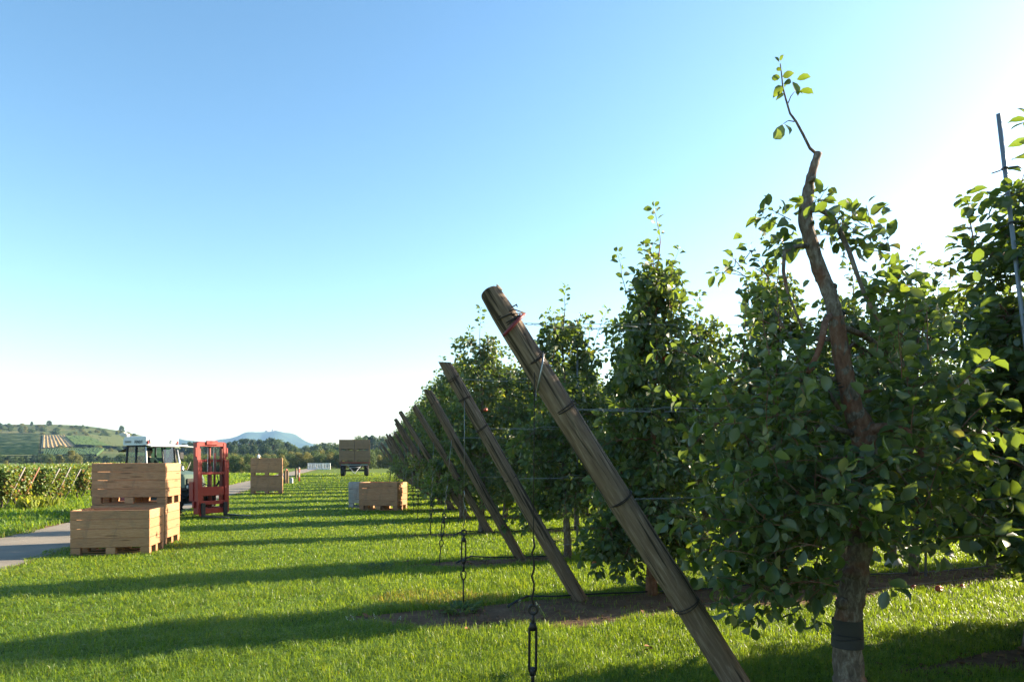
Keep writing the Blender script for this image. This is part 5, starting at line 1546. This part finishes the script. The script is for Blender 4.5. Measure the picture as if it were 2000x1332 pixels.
# wheels
def wheel(x, y, rad, wdt):
    m = MB(); h = wdt / 2
    m.lathe([(rad * .55, -h * .9), (rad * .85, -h), (rad * .96, -h * .75), (rad * .975, 0), (rad * .96, h * .75), (rad * .85, h), (rad * .55, h * .9), (rad * .55, -h * .9)], (x, y, rad), 'Y', 36)
    nl = 20
    for q in range(nl):
        for s in (-1, 1):
            a = 2 * math.pi * (q + (.5 if s > 0 else 0)) / nl
            rot = Matrix.Rotation(-a, 3, 'Y') @ Matrix.Rotation(s * R(38), 3, 'X')
            m.box((x + rad * .975 * math.cos(a), y + s * h * .45, rad + rad * .975 * math.sin(a)), (rad * .075, h * 1.15, .035), rot)
    t = m.build('tyre', M_RUBBER, tr_)
    m = MB(); m.lathe([(.001, h * .35), (rad * .18, h * .35), (rad * .2, h * .15), (rad * .46, h * .1), (rad * .56, h * .85), (rad * .56, -h * .85), (rad * .46, -h * .1), (rad * .2, -h * .15), (rad * .18, -h * .35), (.001, -h * .35)], (x, y, rad), 'Y', 24)
    m.build('rim', M_RIM, t)
for s in (-1, 1):
    wheel(-1.15, s * .52, .56, .30); wheel(.78, s * .47, .36, .22)
    part('fender', M_GREENPAINT, lambda m: [m.box((-1.15 + .63 * math.cos(a), s * .54, .56 + .63 * math.sin(a)), (.20, .36, .03), Matrix.Rotation(-a + math.pi / 2, 3, 'Y')) for a in [R(20 + 14 * k) for k in range(11)]])
# cab
ZB, ZT = 1.18, 1.90
XF0, XF1, XR0, XR1, YB, YT = -.42, -.52, -1.46, -1.40, .44, .41
part('cab_base', M_GREENPAINT, lambda m: (m.box((-.95, 0, .84), (1.08, .66, .30), bev=.03), m.box((-.94, 0, 1.09), (1.08, .92, .16), bev=.03)))
def pillars(m):
    for s in (-1, 1):
        m.tube([(XF0, s * YB, ZB - .05), (XF1, s * YT, ZT + .02)], .030, 8)
        m.tube([(-.96, s * (YB + .005), ZB - .05), (-.96, s * (YT + .005), ZT + .02)], .032, 8)
        m.tube([(XR0, s * YB, ZB - .05), (XR1, s * YT, ZT + .02)], .032, 8)
        m.tube([(XF0, s * YB, ZB), (-.96, s * YB, ZB), (XR0, s * YB, ZB)], .022, 6)
        m.tube([(XF1, s * YT, ZT), (XR1, s * YT, ZT)], .025, 6)
    m.tube([(XF0, -YB, ZB), (XF0, YB, ZB)], .024, 6); m.tube([(XF1, -YT, ZT), (XF1, YT, ZT)], .026, 6)
    m.tube([(XR0, -YB, ZB), (XR0, YB, ZB)], .024, 6)
    m.tube([(XF0 + .0, .06, ZB), (XF1, .05, ZT)], .024, 6)
part('cab_frame', M_DARKMETAL, pillars)
part('a_pillar_trim', M_WHITE, lambda m: m.tube([(XF0 + .028, -YB - .012, ZB - .03), (XF1 + .028, -YT - .012, ZT - .02)], .020, 8))
def pane(m, q): m.add(q, [(0, 1, 2, 3)])
for s in (-1, 1):
    part('side_window', M_GLASS, lambda m: pane(m, [(XF0 - .05, s * YB, ZB + .02), (-.99, s * (YB + .004), ZB + .02), (-.99, s * (YT + .006), ZT - .02), (XF1 - .04, s * YT, ZT - .02)]))
    part('rear_side_window', M_GLASS, lambda m: pane(m, [(-.93, s * (YB + .004), ZB + .02), (XR0 + .04, s * YB, ZB + .02), (XR1 + .03, s * YT, ZT - .02), (-.93, s * (YT + .006), ZT - .02)]))
part('windshield', M_GLASS, lambda m: pane(m, [(XF0 + .012, .09, ZB + .02), (XF0 + .012, YB - .03, ZB + .02), (XF1 + .012, YT - .03, ZT - .02), (XF1 + .012, .08, ZT - .02)]))
part('rear_window', M_GLASS, lambda m: pane(m, [(XR0, -YB + .04, ZB + .02), (XR0, YB - .04, ZB + .02), (XR1, YT - .03, ZT - .02), (XR1, -YT + .03, ZT - .02)]))
part('rear_hatch', M_DARKMETAL, lambda m: (m.tube([(XR1, -YT + .05, ZT - .02), (XR1 - .50, -YT + .05, ZT - .14)], .02, 6), m.tube([(XR1, YT - .05, ZT - .02), (XR1 - .50, YT - .05, ZT - .14)], .02, 6), m.box((XR1 - .50, 0, ZT - .14), (.05, .78, .04)), m.box((XR1 - .25, 0, ZT - .08), (.48, .70, .008), Matrix.Rotation(-.224, 3, 'Y'))))
part('door_hatch', M_GREYROOF, lambda m: (m.box((-.70, YT + .36, ZT + .005), (.50, .70, .02), Matrix.Rotation(-.06, 3, 'X'), bev=.005), m.tube([(-.92, YT, ZT + .02), (-.92, YT + .68, ZT + .04)], .018, 6)))
def roof(m):
    pr = [(-.40, .03), (-.39, .235), (-.42, .262), (-.54, .278), (-1.36, .28), (-1.46, .262), (-1.51, .225), (-1.52, .03)]
    n = len(pr); secs = [(-.63, .0), (-.645, .05), (-.63, .12), (-.56, 1.0), (.56, 1.0), (.63, .12), (.645, .05), (.63, 0.0)]
    secs = [(-.475, .90, .0), (-.462, .97, .01), (-.40, 1.0, .02), (.40, 1.0, .02), (.462, .97, .01), (.475, .90, 0)]
    vs = [(x, y, ZT + .0 + z * s) for (y, s, q) in secs for (x, z) in pr]
    fs = [tuple(range(n)), tuple((len(secs) - 1) * n + k for k in range(n - 1, -1, -1))]
    for s in range(len(secs) - 1):
        for k in range(n): fs.append((s * n + k, (s + 1) * n + k, (s + 1) * n + (k + 1) % n, s * n + (k + 1) % n))
    m.add(vs, fs)
rf = part('roof', M_GREYROOF, roof)
part('sun_visor', M_GREYROOF, lambda m: m.box((-.37, 0, ZT + .012), (.22, .84, .022), Matrix.Rotation(.16, 3, 'Y'), bev=.006), rf)
for s in (-1, 1):
    part('work_light', M_LENS, lambda m: (m.box((-.375, s * .31, ZT + .135), (.05, .17, .11), bev=.02)), rf)
    part('indicator', M_REDPL, lambda m: m.box((-.385, s * .43, ZT + .10), (.045, .05, .10), bev=.012), rf)
part('side_vent', M_DARKMETAL, lambda m: [m.box((-1.27 + .0 * k, -.481, ZT + .105 + .022 * k), (.30, .014, .010)) for k in range(3)], rf)
# lettering on the roof side
cu = bpy.data.curves.new('lettering', 'FONT'); cu.body = 'FENDT'; cu.size = .125; cu.extrude = .003; cu.align_x = 'CENTER'
tob = bpy.data.objects.new('lettering_curve', cu); C.objects.link(tob)
bpy.context.view_layer.update()
me = bpy.data.meshes.new_from_object(tob.evaluated_get(bpy.context.evaluated_depsgraph_get())); bpy.data.objects.remove(tob)
me.materials.clear(); me.materials.append(M_INK)
lo = bpy.data.objects.new('lettering', me); C.objects.link(lo); lo.parent = rf
lo.rotation_euler = (R(90), 0, 0); lo.location = (-.75, -.484, ZT + .075)
part('exhaust_pipe', M_CHROME, lambda m: (m.tube([(-.30, .48, 1.10), (-.34, .47, 1.42), (-.42, .45, 1.80)], .026, 10), m.tube([(-.22, .50, 1.12), (-.25, .49, 1.34)], .04, 10)))
part('mirror', M_DARKMETAL, lambda m: (m.tube([(XF1, .42, 1.75), (XF1 + .08, .58, 1.72)], .012, 5), m.box((XF1 + .08, .60, 1.64), (.03, .12, .2), bev=.01)))
part('seat', M_SEAT, lambda m: (m.box((-1.10, 0, 1.12), (.42, .42, .12), bev=.04), m.box((-1.30, 0, 1.38), (.12, .42, .50), Matrix.Rotation(-.12, 3, 'Y'), bev=.05)))
part('steering_wheel', M_SEAT, lambda m: (m.ring((-.63, -.05, 1.30), (-.55, 0, .83), .17, .016, 20, 6), m.tube([(-.46, -.05, 1.0), (-.63, -.05, 1.30)], .022, 6), m.tube([(-.63, -.21, 1.30), (-.63, .11, 1.30)], .012, 5)))
# lift mast, forks forward (+x)
MX = 1.72
def outer(m):
    for s in (-1, 1):
        m.box((MX, s * .42, 1.04), (.15, .035, 1.86), bev=.006); m.box((MX + .06, s * .385, 1.04), (.03, .06, 1.86)); m.box((MX - .06, s * .385, 1.04), (.03, .06, 1.86))
        m.box((MX + .06, s * .46, 1.72), (.05, .05, .24), bev=.01); m.box((MX, s * .475, .36), (.07, .06, .16), bev=.01)
        m.box((MX - .13, s * .44, .70), (.16, .05, .5))
    m.box((MX, 0, 1.93), (.13, .80, .12), bev=.01); m.box((MX + .075, 0, 1.965), (.04, .34, .11), bev=.01)
    m.box((MX - .05, 0, 1.50), (.05, .78, .07)); m.box((MX - .05, 0, .20), (.08, .80, .16))
mast = part('mast', M_REDPAINT, outer)
part('inner_rail', M_RUSTRED, lambda m: [m.box((MX + .01, s * .33, .98), (.10, .045, 1.68), bev=.005) for s in (-1, 1)], mast)
part('lift_cylinder', M_RUSTRED, lambda m: (m.tube([(MX - .02, 0, .2), (MX - .02, 0, 1.35)], .055, 12), m.tube([(MX - .02, 0, 1.35), (MX - .02, 0, 1.9)], .030, 10), m.tube([(MX - .03, .16, .3), (MX - .03, .16, 1.7)], .022, 8)), mast)
part('lift_chain', M_WIRE, lambda m: [m.tube([(MX + .02, s * .09, .5), (MX + .02, s * .09, 1.88)], .009, 5) for s in (-1, 1)], mast)
part('hose', M_HOSE, lambda m: (m.tube([(MX + .02, .15, 1.85), (MX + .03, .16, 1.3), (MX + .06, .2, .95), (MX + .03, .13, .72)], .012, 6), m.tube([(MX - .2, -.1, .9), (MX - .35, -.15, .75), (1.1, -.18, .85)], .016, 6), m.tube([(MX - .2, .12, 1.0), (MX - .3, .2, .8), (1.1, .2, .9)], .016, 6)), mast)
def carriage(m):
    X = MX + .13
    for s in (-1, 1):
        m.box((X, s * .40, .82), (.05, .125, 1.40), bev=.006)
    m.box((X - .015, 0, 1.17), (.045, .70, .07), bev=.005)
    m.box((X - .02, 0, .70), (.035, .69, .24), bev=.005); m.box((X - .02, 0, .40), (.05, .69, .10), bev=.005)
    m.box((X, 0, .19), (.07, .90, .14), bev=.008); m.box((X - .05, -.30, .50), (.03, .08, .22)); m.box((X - .05, .26, .50), (.03, .1, .22))
    m.box((X + .03, -.34, .10), (.06, .16, .06))
car = part('fork_carriage', M_REDPAINT, carriage)
for s in (-1, 1):
    part('fork', M_DARKMETAL, lambda m: (m.box((MX + .185, s * .33, .22), (.045, .11, .36), bev=.006), m.add([(MX + .16, s * .33 - .05, .04), (MX + .16, s * .33 + .05, .04), (MX + 1.22, s * .33 + .035, .065), (MX + 1.22, s * .33 - .035, .065), (MX + .16, s * .33 - .05, .085), (MX + .16, s * .33 + .05, .085), (MX + 1.22, s * .33 + .035, .078), (MX + 1.22, s * .33 - .035, .078)], [(0, 3, 2, 1), (4, 5, 6, 7), (0, 1, 5, 4), (1, 2, 6, 5), (2, 3, 7, 6), (3, 0, 4, 7)])), car)
part('mast_bracket', M_DARKMETAL, lambda m: (m.box((1.36, 0, .50), (.56, .50, .24), bev=.02), m.tube([(1.15, .28, .5), (MX - .05, .34, .95)], .03, 8), m.tube([(1.15, -.28, .5), (MX - .05, -.34, .95)], .03, 8)))
tag(tr_, 'small green tractor with a pale cab roof and a red fork lift mast in front', 'tractor')

# ---------------------------------------------------------------- driver, seated in the cab
def skin_body(name, pts, edges, rad, mat, parent, sub=2, root_i=0):
    me = bpy.data.meshes.new(name); me.from_pydata(pts, edges, []); me.update()
    o = bpy.data.objects.new(name, me); C.objects.link(o)
    md = o.modifiers.new('skin', 'SKIN')
    for i, v in enumerate(me.skin_vertices[0].data if me.skin_vertices else []): pass
    if not me.skin_vertices:
        bpy.context.view_layer.objects.active = o
        bm_ = None
    for i, v in enumerate(me.skin_vertices[0].data):
        r_ = rad[i]; v.radius = r_ if isinstance(r_, tuple) else (r_, r_); v.use_root = (i == root_i)
    md.use_smooth_shade = True
    ss = o.modifiers.new('subdivision', 'SUBSURF'); ss.levels = sub; ss.render_levels = sub
    me.materials.append(mat)
    if parent is not None: o.parent = parent
    return o
DR = empty('person', (0, 0, 0))
dx, dy_, dz = -1.03, -.06, 1.19      # seat point in the tractor's own space
def W(p):                              # tractor space to world
    return (TRX + p[0] * hx - p[1] * hy, TRY + p[0] * hy + p[1] * hx, p[2])
DR.location = W((dx, dy_, dz)); DR.rotation_euler = (0, 0, HEAD)
pts = [(0, 0, .03), (.02, 0, .16), (.05, 0, .30), (.07, 0, .39), (.085, 0, .445), (.10, 0, .49), (.105, 0, .56), (.095, 0, .63)]
rad = [(.12, .10), (.125, .095), (.15, .10), (.085, .07), (.043, .043), (.052, .055), (.072, .086), (.055, .065)]
ed = [(i, i + 1) for i in range(7)]
def chain(start, lst):
    prev = start
    for p, r_ in lst:
        pts.append(p); rad.append(r_); ed.append((prev, len(pts) - 1)); prev = len(pts) - 1
    return prev
for s in (-1, 1):
    chain(0, [((.06, s * .09, .0), .085), ((.40, s * .13, .03), .065), ((.46, s * .13, -.02), .055), ((.50, s * .13, -.26), .042), ((.50, s * .13, -.36), .035), ((.62, s * .13, -.40), .032)])
    hnd = chain(2, [((.07, s * .17, .34), .055), ((.13, s * .235, .20), .043), ((.20, s * .24, .10), .038), ((.32, s * .19, .12), .03), ((.385, s * .15, .135), .026), ((.415, s * .14, .14), .026)])
    hx0 = pts[hnd]
    for k, (oy, ln) in enumerate(((-.022, .06), (-.007, .068), (.008, .064), (.022, .052))):
        chain(hnd, [((hx0[0] + .025, hx0[1] + oy, hx0[2] + .012), .009), ((hx0[0] + ln, hx0[1] + oy * 1.1, hx0[2] + .004), .008), ((hx0[0] + ln * .9, hx0[1] + oy, hx0[2] - .022), .007)])
    chain(hnd, [((hx0[0] + .0, hx0[1] - s * .032, hx0[2] + .015), .010), ((hx0[0] + .03, hx0[1] - s * .044, hx0[2] + .01), .008)])
body = None
me_try = bpy.data.meshes.new('tmp')
body = skin_body('body', pts, ed, rad, M_SKIN, DR)
# face
m = MB(); m.lathe([(.0005, -.012), (.012, -.006), (.009, .012), (.004, .028), (.0005, .03)], (.178, 0, .545), n=8); m.build('nose', M_SKIN, body)
for s in (-1, 1):
    m = MB(); m.lathe([(.0005, -.007), (.010, -.003), (.010, .003), (.0005, .007)], (.168, s * .030, .572), n=8); m.build('eye', M_HAIR, body)
    m = MB(); m.lathe([(.0005, -.03), (.012, -.018), (.014, .01), (.006, .028), (.0005, .03)], (.098, s * .078, .56), n=8); m.build('ear', M_SKIN, body)
m = MB(); m.box((.166, 0, .508), (.012, .042, .009), bev=.003); m.build('mouth', M_RUSTRED, body)
# hair, shirt and trousers follow the body
m = MB(); vs, fs = [], []
NA, NB = 16, 7
for j in range(NB + 1):
    e = math.pi / 2 * (1 - j / NB * 1.12)
    for k in range(NA):
        a = 2 * math.pi * k / NA; fr = max(0, math.cos(a))
        ee = max(e, .38 * fr - .15 * (1 - fr)) if j == NB else e
        vs.append((.098 + .094 * math.cos(a) * math.cos(ee), .083 * math.sin(a) * math.cos(ee), .585 + .105 * math.sin(ee) + .0))
for j in range(NB):
    for k in range(NA): fs.append((j * NA + k, (j + 1) * NA + k, (j + 1) * NA + (k + 1) % NA, j * NA + (k + 1) % NA))
m.add(vs, fs, smooth=True); m.build('hair', M_HAIR, body)
sp_ = [(0, 0, .03), (.02, 0, .16), (.05, 0, .30), (.07, 0, .385)]; sr = [(.135, .115), (.14, .11), (.165, .115), (.085, .075)]; se = [(0, 1), (1, 2), (2, 3)]
for s in (-1, 1):
    b0 = len(sp_); sp_ += [(.07, s * .17, .34), (.13, s * .235, .20), (.20, s * .24, .10), (.29, s * .205, .115)]; sr += [.066, .055, .05, .042]
    se += [(2, b0), (b0, b0 + 1), (b0 + 1, b0 + 2), (b0 + 2, b0 + 3)]
skin_body('shirt', sp_, se, sr, M_SHIRT, body)
tp_ = [(0, 0, .03)]; trr = [(.135, .11)]; te = []
for s in (-1, 1):
    b0 = len(tp_); tp_ += [(.06, s * .09, .0), (.40, s * .13, .03), (.46, s * .13, -.02), (.50, s * .13, -.26), (.50, s * .13, -.35)]; trr += [.095, .076, .066, .055, .05]
    te += [(0, b0), (b0, b0 + 1), (b0 + 1, b0 + 2), (b0 + 2, b0 + 3), (b0 + 3, b0 + 4)]
skin_body('trousers', tp_, te, trr, M_TROUSER, body)
for s in (-1, 1):
    m = MB(); m.box((.56, s * .13, -.405), (.26, .09, .07), bev=.025); m.build('shoe', M_SEAT, body)
bpy.data.meshes.remove(me_try)
tag(DR, 'dark haired person in a dark shirt sitting at the wheel inside the tractor cab', 'person')
grass(520000, 3.2, 16.0, 'grass', 'short sunlit grass of the headland and between the near tree rows', 0.045, 0.105, 0.00072, 21)
grass(300000, 15.5, 75.0, 'grass', 'farther grass of the headland stretching away along the lane', 0.05, 0.10, 0.0011, 22)
# ---------------------------------------------------------------- the air itself
m = MB(); m.box((0, 0, 0), (2, 2, 2))
hm = bpy.data.materials.new('thin_haze'); hm.use_nodes = True; hn = hm.node_tree; hn.nodes.clear()
ho = hn.nodes.new('ShaderNodeOutputMaterial'); hv = hn.nodes.new('ShaderNodeVolumePrincipled')
hv.inputs['Color'].default_value = (0.36, 0.62, 1.0, 1); hv.inputs['Density'].default_value = 0.00021; hv.inputs['Anisotropy'].default_value = 0.2
hn.links.new(hv.outputs[0], ho.inputs['Volume'])
hz = m.build('haze', hm)
hz.scale = (2950, 2950, 64); hz.location = (0, 20, 63)
tag(hz, 'thin blue haze in the air over the whole valley', 'haze', kind='stuff')
bpy.context.view_layer.update()
